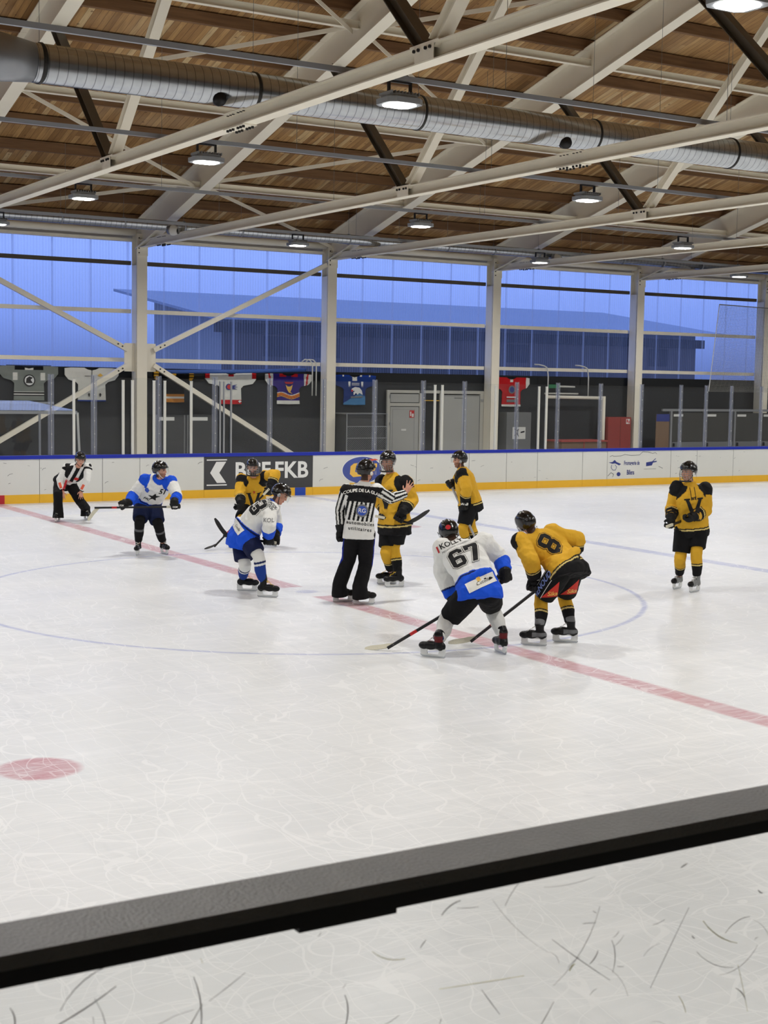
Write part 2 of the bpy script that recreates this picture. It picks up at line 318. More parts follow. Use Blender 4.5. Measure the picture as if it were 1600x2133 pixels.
class MB:
    """collects shapes in world coordinates"""
    def __init__(s): s.v = []; s.f = []
    def add(s, vs, fs):
        n = len(s.v); s.v += [V(p) for p in vs]; s.f += [tuple(i+n for i in f) for f in fs]; return s
    def box(s, x0, x1, y0, y1, z0, z1):
        return s.add([(x0,y0,z0),(x1,y0,z0),(x1,y1,z0),(x0,y1,z0),(x0,y0,z1),(x1,y0,z1),(x1,y1,z1),(x0,y1,z1)],
                     [(0,3,2,1),(4,5,6,7),(0,1,5,4),(1,2,6,5),(2,3,7,6),(3,0,4,7)])
    def bar(s, a, b, w, h, up=(0, 0, 1)):
        a, b = V(a), V(b); d = (b-a).normalized(); u = V(up)
        if abs(d.dot(u)) > .98: u = V((0, 1, 0))
        r = d.cross(u).normalized(); u = r.cross(d)
        vs = [q+r*sx*w/2+u*sz*h/2 for q in (a, b) for sx, sz in ((-1,-1),(1,-1),(1,1),(-1,1))]
        return s.add(vs, [(0,1,2,3),(7,6,5,4),(0,4,5,1),(1,5,6,2),(2,6,7,3),(3,7,4,0)])
    def ibeam(s, a, b, w, h, t, tw, up=(0, 0, 1)):
        a, b = V(a), V(b); d = (b-a).normalized(); u = V(up); r = d.cross(u).normalized(); u = r.cross(d)
        pr = [(-w/2,-h/2),(w/2,-h/2),(w/2,-h/2+t),(tw/2,-h/2+t),(tw/2,h/2-t),(w/2,h/2-t),(w/2,h/2),(-w/2,h/2),(-w/2,h/2-t),(-tw/2,h/2-t),(-tw/2,-h/2+t),(-w/2,-h/2+t)]
        n = 12; vs = [q+r*x+u*z for q in (a, b) for x, z in pr]
        fs = [(i, i+n, (i+1) % n+n, (i+1) % n) for i in range(n)]
        # caps split so that they stay planar and convex
        for o, rev in ((0, 0), (n, 1)):
            for q in ((0,1,2,11),(10,3,4,9),(8,5,6,7)):
                fs.append(tuple(o+i for i in (q if not rev else q[::-1])))
        return s.add(vs, fs)
    def tube(s, pts, r, n=12, cap=True):
        pts = [V(p) for p in pts]; rs = r if isinstance(r, (list, tuple)) else [r]*len(pts)
        base = len(s.v); prev = None
        for i, p in enumerate(pts):
            d = (pts[min(i+1, len(pts)-1)]-pts[max(i-1, 0)]).normalized()
            if prev is None: u = d.orthogonal().normalized()
            else: u = (prev-d*prev.dot(d)).normalized()
            prev = u; w = d.cross(u)
            s.v += [p+(u*math.cos(2*math.pi*k/n)+w*math.sin(2*math.pi*k/n))*rs[i] for k in range(n)]
        for i in range(len(pts)-1):
            for k in range(n):
                a = base+i*n+k; b = base+i*n+(k+1) % n; s.f.append((a, b, b+n, a+n))
        if cap:
            s.f.append(tuple(base+k for k in reversed(range(n)))); s.f.append(tuple(base+(len(pts)-1)*n+k for k in range(n)))
        return s
    def prism(s, poly, o, u, v, t):
        """polygon (2D) in plane o,u,v; extruded along u x v by t (centred)"""
        o, u, v = V(o), V(u), V(v); w = u.cross(v).normalized(); n = len(poly)
        vs = [o+u*x+v*y+w*q for q in (-t/2, t/2) for x, y in poly]
        fs = [tuple(reversed(range(n))), tuple(range(n, 2*n))]+[(i, (i+1) % n, (i+1) % n+n, i+n) for i in range(n)]
        return s.add(vs, fs)
    def ell(s, c, ax, n=16, m=10):
        """ellipsoid with axis vectors ax"""
        c = V(c); a, b, d = ax; base = len(s.v)
        s.v.append(c+d)
        for i in range(1, m):
            th = math.pi*i/m
            for k in range(n):
                ph = 2*math.pi*k/n; s.v.append(c+a*math.sin(th)*math.cos(ph)+b*math.sin(th)*math.sin(ph)+d*math.cos(th))
        s.v.append(c-d); e = len(s.v)-1
        for k in range(n): s.f.append((base, base+1+k, base+1+(k+1) % n)); s.f.append((e, e-n+(k+1) % n, e-n+k))
        for i in range(m-2):
            for k in range(n):
                p = base+1+i*n; s.f.append((p+k, p+n+k, p+n+(k+1) % n, p+(k+1) % n))
        return s
    def sph(s, c, r, n=14, m=9): return s.ell(c, (V((r, 0, 0)), V((0, r, 0)), V((0, 0, r))), n, m)
    def cap(s, a, b, ra, rb, n=14, ends=(1, 1)):
        a, b = V(a), V(b); s.tube([a, b], [ra, rb], n)
        if ends[0]: s.sph(a, ra*.995, n)
        if ends[1]: s.sph(b, rb*.995, n)
        return s
    def mesh(s, name, org=(0, 0, 0), smooth=False):
        me = bpy.data.meshes.new(name); og = V(org)
        me.from_pydata([tuple(p-og) for p in s.v], [], s.f); me.update()
        bm = bmesh.new(); bm.from_mesh(me); bmesh.ops.recalc_face_normals(bm, faces=bm.faces); bm.to_mesh(me); bm.free()
        if smooth:
            for p in me.polygons: p.use_smooth = True
        return me
    def build(s, name, m, parent=None, org=None, smooth=False):
        og = ORG[parent] if parent is not None else (V(org) if org else V((0, 0, 0)))
        me = s.mesh(name, og, smooth)
        return link(name, me, m, parent, org)
def struct(name, mb, m, smooth=False):
    return tag(mb.build(name, m, smooth=smooth), kind='structure')
TS = bpy.data.scenes.new('workshop')
def bake(o):
    TS.collection.objects.link(o); vl = TS.view_layers[0]; vl.update(); dg = vl.depsgraph
    r = bpy.data.meshes.new_from_object(o.evaluated_get(dg)); bpy.data.objects.remove(o); return r
def remesh(me, vox, it=4, fac=.5):
    o = bpy.data.objects.new('tmp', me)
    md = o.modifiers.new('r', 'REMESH'); md.mode = 'VOXEL'; md.voxel_size = vox; md.use_smooth_shade = True
    sm = o.modifiers.new('s', 'SMOOTH'); sm.factor = fac; sm.iterations = it
    r = bake(o); r.materials.clear()
    for p in r.polygons: p.use_smooth = True
    return r
def paint(me, fn):
    a = me.color_attributes.new('Col', 'FLOAT_COLOR', 'POINT')
    buf = []
    for v in me.vertices: buf += list(fn(v.co))
    a.data.foreach_set('color', buf)
def flat_text(txt, size, m=None, shear=0, bold=0, align='CENTER', space=1.0):
    cu = bpy.data.curves.new('t', 'FONT'); cu.body = txt; cu.size = size; cu.align_x = align; cu.align_y = 'CENTER'; cu.shear = shear; cu.offset = bold; cu.resolution_u = 3; cu.space_character = space; cu.space_line = .9
    return cu2d(cu)
def cu2d(cu):
    me = bake(bpy.data.objects.new('t', cu))
    r = ([(v.co.x, v.co.y) for v in me.vertices], [tuple(p.vertices) for p in me.polygons]); bpy.data.meshes.remove(me)
    return r
def flat_poly(polys, off=0.):
    cu = bpy.data.curves.new('p', 'CURVE'); cu.dimensions = '2D'; cu.fill_mode = 'BOTH'; cu.offset = off
    for pl in polys:
        sp = cu.splines.new('POLY'); sp.points.add(len(pl)-1); sp.use_cyclic_u = True
        for i, (x, y) in enumerate(pl): sp.points[i].co = (x, y, 0, 1)
    return cu2d(cu)
def put_flat(fl, o, u, v, name, m, parent, t=.0):
    """flat 2D shape laid on a plane at its real place; t = thickness towards u x v"""
    o, u, v = V(o), V(u), V(v); w = u.cross(v).normalized(); vs, fs = fl
    mb = MB(); n = len(vs)
    if t:
        from collections import Counter
        ed = Counter()
        for f in fs:
            for i in range(len(f)): ed[tuple(sorted((f[i], f[(i+1) % len(f)])))] += 1
        mb.v = [o+u*x+v*y for x, y in vs]+[o+u*x+v*y+w*t for x, y in vs]
        mb.f = [tuple(i+n for i in f) for f in fs]+[(a, b, b+n, a+n) for (a, b), c in ed.items() if c == 1]
    else:
        mb.v = [o+u*x+v*y for x, y in vs]; mb.f = list(fs)
    og = ORG[parent]; me = bpy.data.meshes.new(name); me.from_pydata([tuple(p-og) for p in mb.v], [], mb.f); me.update()
    return link(name, me, m, parent)
def decal(fl, bvh, o, u, v, n, off, name, m, parent, grid=.02, reach=.5):
    """2D shape projected along -n on a cloth surface (local coords of the thing)"""
    o, u, v, n = V(o), V(u).normalized(), V(v).normalized(), V(n).normalized()
    bm = bmesh.new(); vs = [bm.verts.new((x, y, 0)) for x, y in fl[0]]
    for f in fl[1]:
        try: bm.faces.new([vs[i] for i in f])
        except ValueError: pass
    xs = [x for x, y in fl[0]]; ys = [y for x, y in fl[0]]
    if not xs: return None
    k = math.floor(min(xs)/grid)*grid
    while k < max(xs):
        bmesh.ops.bisect_plane(bm, geom=bm.verts[:]+bm.edges[:]+bm.faces[:], plane_co=(k, 0, 0), plane_no=(1, 0, 0)); k += grid
    k = math.floor(min(ys)/grid)*grid
    while k < max(ys):
        bmesh.ops.bisect_plane(bm, geom=bm.verts[:]+bm.edges[:]+bm.faces[:], plane_co=(0, k, 0), plane_no=(0, 1, 0)); k += grid
    dead = []
    for q in bm.verts:
        p = o+u*q.co.x+v*q.co.y
        hit, nn, idx, d = bvh.ray_cast(p+n*reach, -n)
        if hit is None: dead.append(q)
        else:
            if nn.dot(n) < 0: nn = -nn
            q.co = hit+(nn*.4+n*.6).normalized()*off
    bmesh.ops.delete(bm, geom=dead, context='VERTS')
    me = bpy.data.meshes.new(name); bm.to_mesh(me); bm.free()
    for p in me.polygons: p.use_smooth = True
    return link(name, me, m, parent)
# ------------------------------------------------------------------ lamps
RAILS = (-7.05, -1.12, 4.86, 10.78, 16.75)
def lamp_proto():
    r = empty('flood_lamp', (0, 0, 0))
    z = 6.35
    oc = [(-.26,-.14),(-.17,-.22),(.17,-.22),(.26,-.14),(.26,.14),(.17,.22),(-.17,.22),(-.26,.14)]
    MB().prism(oc, (0, 0, z+.035), (1,0,0), (0,1,0), .07).prism([(x*.8, y*.8) for x, y in oc], (0, 0, z+.09), (1,0,0), (0,1,0), .05).build('housing', 'lamp_case', r)
    fins = MB()
    for k in range(9): fins.box(-.2+k*.05-.006, -.2+k*.05+.006, -.16, .16, z+.11, z+.15)
    fins.build('heat_sink', 'lamp_case', r)
    MB().prism([(x*.72, y*.74) for x, y in oc], (0, 0, z-.004), (1,0,0), (0,1,0), .012).build('lens', 'led', r)
    b = MB(); 
    for sx in (-1, 1): b.box(sx*.16-.012, sx*.16+.012, -.025, .025, z+.09, z+.29)
    b.box(-.172, .172, -.025, .025, z+.275, z+.295).build('bracket', 'black_metal', r)
    ld = bpy.data.lights.new('lamp_glow', 'AREA'); ld.shape = 'RECTANGLE'; ld.size = .36; ld.size_y = .3; ld.energy = LAMP_W; ld.color = (1, .985, .96); ld.spread = math.radians(165)
    lo = bpy.data.objects.new('lamp_glow', ld); C.objects.link(lo); lo.parent = r; lo.location = (0, 0, z-.03); ORG[lo] = V((0, 0, 0))
    return r
lamp0 = lamp_proto(); first = True
rown = {-13.0: 'near', -7.05: 'near the top edge', -1.12: 'above the centre, in front of the large duct', 4.86: 'on the second lamp rail', 10.78: 'on the third lamp rail', 16.75: 'on the lamp rail beside the far duct'}
spec = {(-7.05, 2): 'square white floodlight cut by the top right edge of the photo',
        (-1.12, 2): 'large glowing floodlight hanging in front of the big spiral duct',
        (4.86, 2): 'glowing floodlight in front of the leftmost sloped roof beam', (4.86, 3): 'glowing floodlight on the right over the helmeted player in profile, below the big duct',
        (10.78, 2): 'small floodlight at the far left just above the long thin duct', (10.78, 3): 'small floodlight in mid roof right of the second truss',
        (10.78, 4): 'small floodlight at the right in front of the fourth sloped beam',
        (16.75, 2): 'floodlight cut off by the left edge of the photo', (16.75, 3): 'small floodlight hanging beside the top of the second column',
        (16.75, 4): 'small floodlight hanging beside the white air nozzle near the third column', (16.75, 5): 'smallest floodlight hanging at the far right near the last column'}
for ry in (-13.0,)+RAILS:
    for i in range(7):
        x = .65+7.9*(i-2)
        o = lamp0 if first else copy_tree(lamp0); first = False
        o.location = (x, ry, 0)
        lb = spec.get((ry, i))
        tag(o, lb or 'floodlight of the hall roof outside the picture', 'lamp', 'floodlights hanging from the roof rails')
# ------------------------------------------------------------------ large structure
struct('floor', MB().box(-34, 44, -27, 21.6, -.22, -.002), 'bounce_rubber')
struct('floor_ice', MB().box(-30, 30.5, -14.63, 14.63, -.0015, 0), 'ice')
YR, ZR, SL = -3.1, 13.75, .27          # ridge, slope
def zr(y): return ZR-.11-SL*abs(y-YR)-.0     # top of the rafters
ROOF_Z0 = .26
cm = MB()
for y0, y1 in ((YR, 21.9), (YR, -27.4)):
    z0, z1 = zr(y0)+ROOF_Z0, zr(y1)+ROOF_Z0
    cm.add([(-34, y0, z0), (44, y0, z0), (44, y1, z1), (-34, y1, z1), (-34, y0, z0+.1), (44, y0, z0+.1), (44, y1, z1+.1), (-34, y1, z1+.1)],
           [(0,1,2,3),(4,7,6,5),(0,4,5,1),(1,5,6,2),(2,6,7,3),(3,7,4,0)])
struct('ceiling', cm, 'roof_planks')
struct('wall_back', MB().box(-34, 44, 21.4, 21.6, -.22, 3.12), 'wall_dark')
struct('trim_1', MB().box(-34, 44, 21.36, 21.398, 2.78, 3.12), 'wall_black')
struct('wall_near', MB().box(-34, 44, -27.4, -27.1, -.22, 7.3), 'bounce_wall')
struct('wall_left', MB().box(-34.2, -34, -27.4, 21.6, -.22, 14), 'bounce_wall')
struct('wall_right', MB().box(44, 44.2, -27.4, 21.6, -.22, 14), 'bounce_wall')
XC = [-.15+6.01*i for i in range(0, 6)]
xs = [-34]+[-.15+6.01*i for i in range(-5, 7)]+[44]
for i in range(len(xs)-1):
    tag(MB().box(xs[i]+.02, xs[i+1]-.02, 21.44, 21.46, 3.12, 7.0).build('window_%d' % (i+1), 'polycarbonate'), kind='structure')
struct('wall_back_top', MB().box(-34, 44, 21.42, 21.6, 6.63, 7.25), 'steel_paint').name = 'wall_back_upper'
# ---- timber purlins
k = 0; proto = None; ys = [7.8+1.335*i for i in range(-18, 11)]
for y in ys:
    zt = zr(y)
    if y < -27: continue
    mb = MB()
    if proto is None:
        proto = MB().box(-34, 44, -.06, .06, 0, .235).build('timber_purlin', 'purlin_wood', org=(0, 0, 0)); o = proto
    else: o = copy_tree(proto)
    sgn = -1 if y > YR else 1
    o.location = (0, y, zt+.006); 
    tag(o, 'long dark brown timber purlin under the plank roof, running along the hall', 'beam', 'timber purlins under the roof planks')
# ---- trusses
CH_Z = 6.52
def truss_proto():
    r = empty('roof_truss', (0, 0, 0)); ORG[r] = V((0, 0, 0))
    MB().ibeam((0, -27, CH_Z), (0, 20.85, CH_Z), .2, .2, .016, .012).build('bottom_chord', 'steel_paint', r)
    h = .74/math.cos(math.atan(SL))
    for y1, n in ((21.1, 'rafter'), (-27.05, 'rafter')):
        MB().ibeam((0, YR, zr(YR)-.37), (0, y1, zr(y1)-.37), .3, .74, .022, .014).build(n, 'steel_paint', r)
    low = lambda y: zr(y)-.76
    nodes = (7.05, YR, YR-10.15)
    for nd in nodes:
        for sg in (1, -1):
            # web rises until it meets the rafter
            s = .95; yy = nd+sg*.12; z = CH_Z+.12
            y = yy
            while z < low(y) and abs(y-nd) < 6: y += sg*.02; z += .02*s
            MB().ibeam((0, yy, CH_Z+.1), (0, y, z+.05), .17, .16, .012, .01, up=(0, -sg*.7, .7)).build('web', 'steel_paint' if sg < 0 else 'shaded_steel', r)  # webs leaning away get the shaded colour, the others the lit one
        pl = MB().box(-.104, .104, nd-.3, nd+.3, CH_Z+.1, CH_Z+.116).box(-.104, -.096, nd-.2, nd+.2, CH_Z-.09, CH_Z+.1).build('node_plate', 'steel_paint', r)
        b0 = None
        for dy in (-.14, -.05, .1, .19):
            b = MB().tube([(-.103, nd+dy, CH_Z+.05), (-.128, nd+dy, CH_Z+.05)], .02, 6).build('bolt', 'bolt', pl)
    for sp in (1.9, 19.3, -8.1):
        pl = MB().box(-.112, .112, sp-.32, sp+.32, CH_Z-.118, CH_Z-.101).box(-.112, .112, sp-.32, sp+.32, CH_Z+.101, CH_Z+.115).build('splice_plate', 'steel_paint', r)
        proto = MB().tube([(0, 0, -.03), (0, 0, 0)], .021, 6).mesh('bolt'); proto.materials.append(MATS['bolt'])
        for dy in (-.26, -.17, -.08, .08, .17, .26):
            for sx in (-1, 1):
                b = link('bolt', proto, None, pl); b.location = (sx*.07, sp+dy, CH_Z-.118)
            b = link('bolt', proto, None, pl); b.location = (-.07, sp+dy, CH_Z+.105)
    for (ya) in (8.0,):
        pass
    MB().prism([(-.45, 0), (.25, 0), (.0, -.42), (-.2, -.42)], (0, 20.5, CH_Z+.5), (0, 1, 0), (0, 0, 1), .02).build('gusset', 'steel_paint', r)
    return r
t0 = truss_proto()
names = ['left', 'second', 'third', 'fourth', 'fifth', 'last']
tl = ['cream steel roof truss crossing the upper left corner, left of all visible columns', 'cream steel roof truss that starts on the leftmost column',
      'cream steel roof truss that starts on the second column from the left', 'cream steel roof truss that starts on the third column',
      'cream steel roof truss that starts on the fourth column', 'cream steel roof truss that starts on the column at the right edge']
for i, x in enumerate(XC):
    o = t0 if i == 0 else copy_tree(t0)
    o.location = (x, 0, 0); tag(o, tl[i], 'roof truss', 'cream steel roof trusses across the hall')
# hidden trusses left and right of the view carry the rest of the roof
# ---- columns
def column_proto():
    r = empty('steel_column', (0, 0, 0))
    MB().box(-.15, .15, 20.85, 20.872, 0, 6.75).box(-.15, .15, 21.22, 21.24, 0, 6.9).box(-.012, .012, 20.872, 21.22, 0, 6.9).box(-.152, -.13, 20.9, 21.22, 0, 5.95).build('shaft', 'steel_paint', r)
    MB().box(-.2, .2, 20.8, 21.3, 0, .03).build('base_plate', 'steel_paint', r)
    hp = MB().box(-.16, .16, 20.83, 20.849, 6.2, 6.8).build('head_plate', 'steel_paint', r)
    for zz in (6.28, 6.4, 6.68): MB().tube([(-.1, 20.829, zz), (-.1, 20.808, zz)], .018, 6).build('bolt', 'bolt', hp)
    return r
c0 = column_proto()
cl = [None, 'leftmost cream steel column, with crossing braces bolted to both sides', 'cream steel column left of the blue hung jersey',
      'cream steel column right of the grey double door', 'cream steel column right of the red cabinet', 'cream steel column at the right edge behind the net']
for i, x in enumerate(XC):
    if i == 0: continue
    o = c0 if i == 1 else copy_tree(c0)
    o.location = (x, 0, 0); tag(o, cl[i], 'column', 'cream steel columns of the back wall')
# ---- roof struts and braces (per bay)
for yy, zz, hh, nm in ((9.0, 10.05, .16, 'first'), (12.8, 8.78, .15, 'second'), (16.9, 7.7, .15, 'third'), (5.0, 11.1, .16, 'upper')):
    first = None
    for i in range(len(XC)-1):
        if first is None:
            first = MB().ibeam((.02, 0, 0), (5.99, 0, 0), .13, hh, .014, .012).build('roof_strut', 'steel_paint'); o = first
        else: o = copy_tree(first)
        o.location = (XC[i], yy, zz)
        tag(o, 'cream steel strut between sloped roof beams, %s strut line from the top' % {'upper': 'topmost', 'first': 'second', 'second': 'third', 'third': 'fourth'}[nm], 'strut', 'roof struts, %s line' % nm)
P4 = [(5.0, 11.1), (9.0, 10.05), (12.8, 8.78), (16.9, 7.7), (20.6, 6.95)]
P4 = [(y, min(z, zr(y)-.42)) for y, z in P4]
nb = 0
bl = {(0, 1): 'upper left', (0, 2): 'left middle', (0, 3): 'lower left', (1, 1): 'upper centre', (1, 2): 'centre', (1, 3): 'lower centre', (0, 0): 'top left', (1, 0): 'top centre'}
for bay in (0, 1):
    for j in range(4):
        (ya, za), (yb, zb) = P4[j], P4[j+1]
        x0, x1 = XC[bay]+.16, XC[bay+1]-.16
        for kk, (p, q) in enumerate((((x0, ya, za-.05), (x1, yb, zb-.05)), ((x1, ya, za+.06), (x0, yb, zb+.06)))):
            if (j+bay+kk) % 2: continue
            o = MB().bar(p, q, .012, .09).bar(V(p)+V((0, .03, .04)), V(q)+V((0, .03, .04)), .06, .012).build('roof_brace', 'steel_paint', org=p)
            tag(o, 'thin diagonal roof brace %s, %s roof bay' % (('falling rightwards', 'rising rightwards')[kk], bl[(bay, j)]), 'brace', 'thin diagonal roof braces')
# ---- eave beams, girts
for i in range(len(XC)-1):
    e = empty('eave_beam', (XC[i], 21, 6.8)); a, b = XC[i]+.16, XC[i+1]-.16
    MB().tube([(a, 21, 6.84), (b, 21, 6.84)], .1, 14).build('round_tube', 'steel_paint', e, smooth=True)
    MB().box(a, b, 21.1, 21.3, 6.6, 6.68).build('flat_rail', 'steel_paint', e)
    tag(e, 'cream eave tube above the blue window bay, ' + ('leftmost of the row', 'between first and second column', 'between second and third column', 'between third and fourth column', 'rightmost of the row')[i], 'beam', 'eave beams above the windows')
    for z, m, nm in ((6.02, 'shaded_steel', 'upper'), (4.69, 'steel_paint', 'middle'), (3.34, 'steel_paint', 'lower')):  # shadow on the upper girt is painted as a darker steel
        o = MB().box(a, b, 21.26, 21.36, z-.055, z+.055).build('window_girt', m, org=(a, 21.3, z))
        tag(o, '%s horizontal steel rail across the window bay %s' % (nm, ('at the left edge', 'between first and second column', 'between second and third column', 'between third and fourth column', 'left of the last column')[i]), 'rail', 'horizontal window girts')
# ---- wall braces left
X1 = XC[1]
def wall_brace(p, q, lb):
    r = empty('wall_brace', p); d = (V(q)-V(p)).normalized()
    MB().bar(p, q, .13, .13, up=(0, 1, 0)).build('tube', 'steel_paint', r)
    for s in (.2, .34):
        c = V(p)+d*s; MB().tube([c+V((0, -.066, 0)), c+V((0, -.085, 0))], .022, 6).build('bolt', 'bolt', r)
    tag(r, lb, 'brace', 'diagonal wall braces at the leftmost column')
yb = 20.95
wall_brace((X1+.38, yb, 3.62), (XC[2]-.16, yb, 6.28), 'diagonal steel brace rising right from the leftmost column to the second')
wall_brace((X1+.38, yb, 3.2), (XC[2]-.3, yb, .12), 'diagonal steel brace falling right from the leftmost column behind the boards')
wall_brace((X1-.38, yb, 3.62), (XC[0]+.16, yb, 6.28), 'diagonal steel brace rising left from the leftmost column to the left edge')
wall_brace((X1-.38, yb, 3.2), (XC[0]+.3, yb, .12), 'diagonal steel brace falling left from the leftmost column behind the shelter')
for s, n in ((-1, 'left'), (1, 'right')):
    o = MB().box(min(X1+s*.16, X1+s*.46), max(X1+s*.16, X1+s*.46), 20.99, 21.02, 3.02, 3.8).build('gusset_plate', 'steel_paint', org=(X1+s*.3, 21, 3.4))
    tag(o, 'cream steel gusset plate on the %s side of the leftmost column' % n, 'plate')
# ---- lamp rails
rl = {-7.05: 'grey steel lamp rail nearest the top of the photo', -1.12: 'grey steel lamp rail in front of the large spiral duct', 4.86: 'grey steel lamp rail just behind the large duct',
      10.78: 'grey steel lamp rail between the two ducts', 16.75: 'grey steel lamp rail beside the thin far duct'}
for ry in RAILS:
    r = empty('lamp_rail', (0, ry, 6.7))
    MB().box(-16, 34, ry-.026, ry+.026, 6.655, 6.695).box(-16, 34, ry-.026, ry-.021, 6.695, 6.72).box(-16, 34, ry+.021, ry+.026, 6.695, 6.72).build('channel', 'rail_galv', r)
    for i in range(8):
        x = 2.3+i*4.0; 
        if zr(ry) > 7: MB().tube([(x, ry, 6.72), (x, ry, zr(ry)+.1)], .004, 5).build('hanger_wire', 'wire', r)
    tag(r, rl[ry], 'rail')
# ---- ducts
def duct(y, z, rad, x0, x1, rings, label, big):
    r = empty('ventilation_duct', (x0, y, z))
    MB().tube([(x0, y, z), (x1, y, z)], rad, 40, cap=True).build('pipe', 'spiral_duct', r, smooth=True)
    for x in rings:
        rg = MB().tube([(x-.02, y, z), (x+.02, y, z)], rad+.014, 40).build('clamp_ring', 'bolt' if big else 'galv', r, smooth=False)
        MB().tube([(x, y, z+rad), (x, y, zr(y)+.1)], .004, 5).build('hanger_wire', 'wire', rg)
    tag(r, label, 'duct')
    return r
d1 = duct(3.15, 7.21, .272, -2.75, 34, (-2.66, .65, 3.62, 7.24, 10.52, 13.9, 17.2), 'large round spiral metal duct crossing the upper half of the photo', 1)
MB().tube([(-3.45, 3.15, 7.24), (-2.76, 3.15, 7.21)], [.36, .272], 40).build('reducer', 'galv', d1, smooth=True)
MB().tube([(-14, 3.15, 7.24), (-3.45, 3.15, 7.24)], .36, 40).build('wide_pipe', 'spiral_duct', d1, smooth=True)
d2 = duct(18.3, 6.785, .132, -10, 38, tuple(4.35+1.65*i for i in range(-2, 16)), 'long thin round duct running above the windows', 0)
for x in (.2, 6.7):
    MB().tube([(x-.16, 3.05, 7.0), (x-.2, 2.92, 6.98)], .1, 18).build('outlet', 'black_metal', d1, smooth=True)
for x, nm in ((5.6, 'left, beside the leftmost column'), (18.05, 'right, near the third column')):
    c = V((x, 18.08, 6.655)); d = V((.55, -.75, -.1)).normalized()
    nz = MB().tube([c-d*.12, c-d*.015], .11, 20).build('air_nozzle', 'galv', d2, smooth=True)
    MB().tube([c-d*.02, c+d*.06, c+d*.14, c+d*.17], [.135, .13, .1, .085], 20, cap=False).build('cone', 'nozzle_white', nz, smooth=True)
    MB().tube([c-d*.02, c+d*.1], [.125, .08], 20).build('bore', 'black_hole', nz, smooth=True)
# ------------------------------------------------------------------ boards
YB = 14.63
SE = [-3.5, -2.0, -.54, .96, 2.44, 3.35, 4.98, 7.93, 11.0, 12.66, 13.89, 14.94, 16.52, 17.41, 19.8, 20.83, 22.3, 23.8, 25.3, 26.8]
def dasher(x0, x1, label, grp=None, face='board_white', kick='kick_yellow'):
    r = empty('dasher_board', ((x0+x1)/2, YB, 0))
    MB().box(x0+.004, x1-.004, YB, YB+.1, .0, .99).build('panel', face, r)
    MB().box(x0+.002, x1-.003, YB-.012, YB, .0, .195).build('kick_plate', kick, r)
    MB().box(x0+.0005, x0+.006, YB-.002, YB, .195, .99).build('joint', 'seam', r)
    tag(r, label, 'rink board', grp)
    return r
U, Z = (1, 0, 0), (0, 0, 1)
BD = {}
for i in range(len(SE)-1):
    x0, x1 = SE[i], SE[i+1]
    if 4.9 < x0 < 7.9: continue
    lb = 'plain white rink board panel with yellow kick strip under the blue top rail'; g = 'plain white rink board panels'
    BD[x0] = dasher(x0, x1, lb, g)
ad = dasher(4.98, 7.93, 'dark grey advertising board with white chevron logo and white capital letters', None, 'ad_grey')
yf = YB-.003
chev = [(5.62, .86), (5.36, .59), (5.6, .33), (5.47, .33)]
def poly(pts, m, parent, name='print', y=yf):
    o = V((pts[0][0], y, pts[0][1])); put_flat(([(x, z) for x, z in pts], [tuple(range(len(pts)))]), (0, y, 0), U, Z, name, m, parent)
poly([(5.3, .865), (5.56, .865), (5.38, .6), (5.56, .355), (5.32, .355), (5.14, .6)][::1], 'ad_white', ad, 'chevron_logo')
poly([(5.05, .895), (5.58, .895), (5.58, .925), (5.05, .925)], 'ad_white', ad, 'logo_bar'); poly([(5.05, .29), (5.58, .29), (5.58, .32), (5.05, .32)], 'ad_white', ad, 'logo_bar')
put_flat(flat_text('BCF', .56, bold=.014), (6.27, yf, .62), (1, 0, 0), Z, 'lettering', 'ad_white', ad)
put_flat(flat_text('FKB', .56, bold=.014), (7.33, yf, .62), (1, 0, 0), Z, 'lettering', 'ad_white', ad)
def ellipse(cx, cz, a, b, n=48): return [(cx+a*math.cos(2*math.pi*k/n), cz+b*math.sin(2*math.pi*k/n)) for k in range(n)]
q_ = BD[7.93]; tag(q_, 'white rink board panel carrying the blue oval emblem, right of the grey advert', 'rink board'); del q_['group']
em = q_
poly(ellipse(9.36, .6, .6, .35), 'ad_white', em, 'oval_rim', yf); poly(ellipse(9.36, .6, .575, .335), 'ad_blue', em, 'oval', yf-.0015)
poly([(9.0, .5), (9.02, .7), (9.12, .77), (9.3, .78), (9.34, .72), (9.18, .7), (9.15, .56), (9.28, .5), (9.36, .44), (9.1, .42)], 'ad_gold', em, 'emblem_mark', yf-.003)
poly([(9.4, .76), (9.8, .76), (9.8, .68), (9.72, .56), (9.6, .58), (9.66, .69), (9.42, .68)], 'ad_gold', em, 'emblem_mark', yf-.003)
poly([(9.4, .8), (9.5, .87), (9.75, .88), (9.85, .84), (9.7, .84), (9.55, .79)], 'ad_orange', em, 'emblem_flame', yf-.003)
poly([(9.0, .235), (10.1, .235), (10.1, .28), (9.0, .28)], 'ad_gold', em, 'emblem_base', yf)
fm = BD[17.41]; del fm['group']; tag(fm, 'white rink board with small navy cheese dairy print and mountain outline', 'rink board')
sqz = lambda fl, k: ([(x*k, y) for x, y in fl[0]], fl[1])
put_flat(sqz(flat_text('Fromagerie de', .17, bold=.003, space=.95), .62), (18.32, yf, .64), U, Z, 'lettering', 'ad_navy', fm)
put_flat(sqz(flat_text('Billens', .19, bold=.004, space=.95), .62), (18.28, yf, .37), U, Z, 'lettering', 'ad_navy', fm)
def stroke(pts, w, m, parent, name, y=yf):
    mb = MB()
    for a, b in zip(pts[:-1], pts[1:]): mb.bar((a[0], y, a[1]), (b[0], y, b[1]), .001, w, up=(0, 0, 1)) if False else mb.bar((a[0], y, a[1]), (b[0], y, b[1]), w, .0015, up=(0, 1, 0))
    mb.build(name, m, parent)
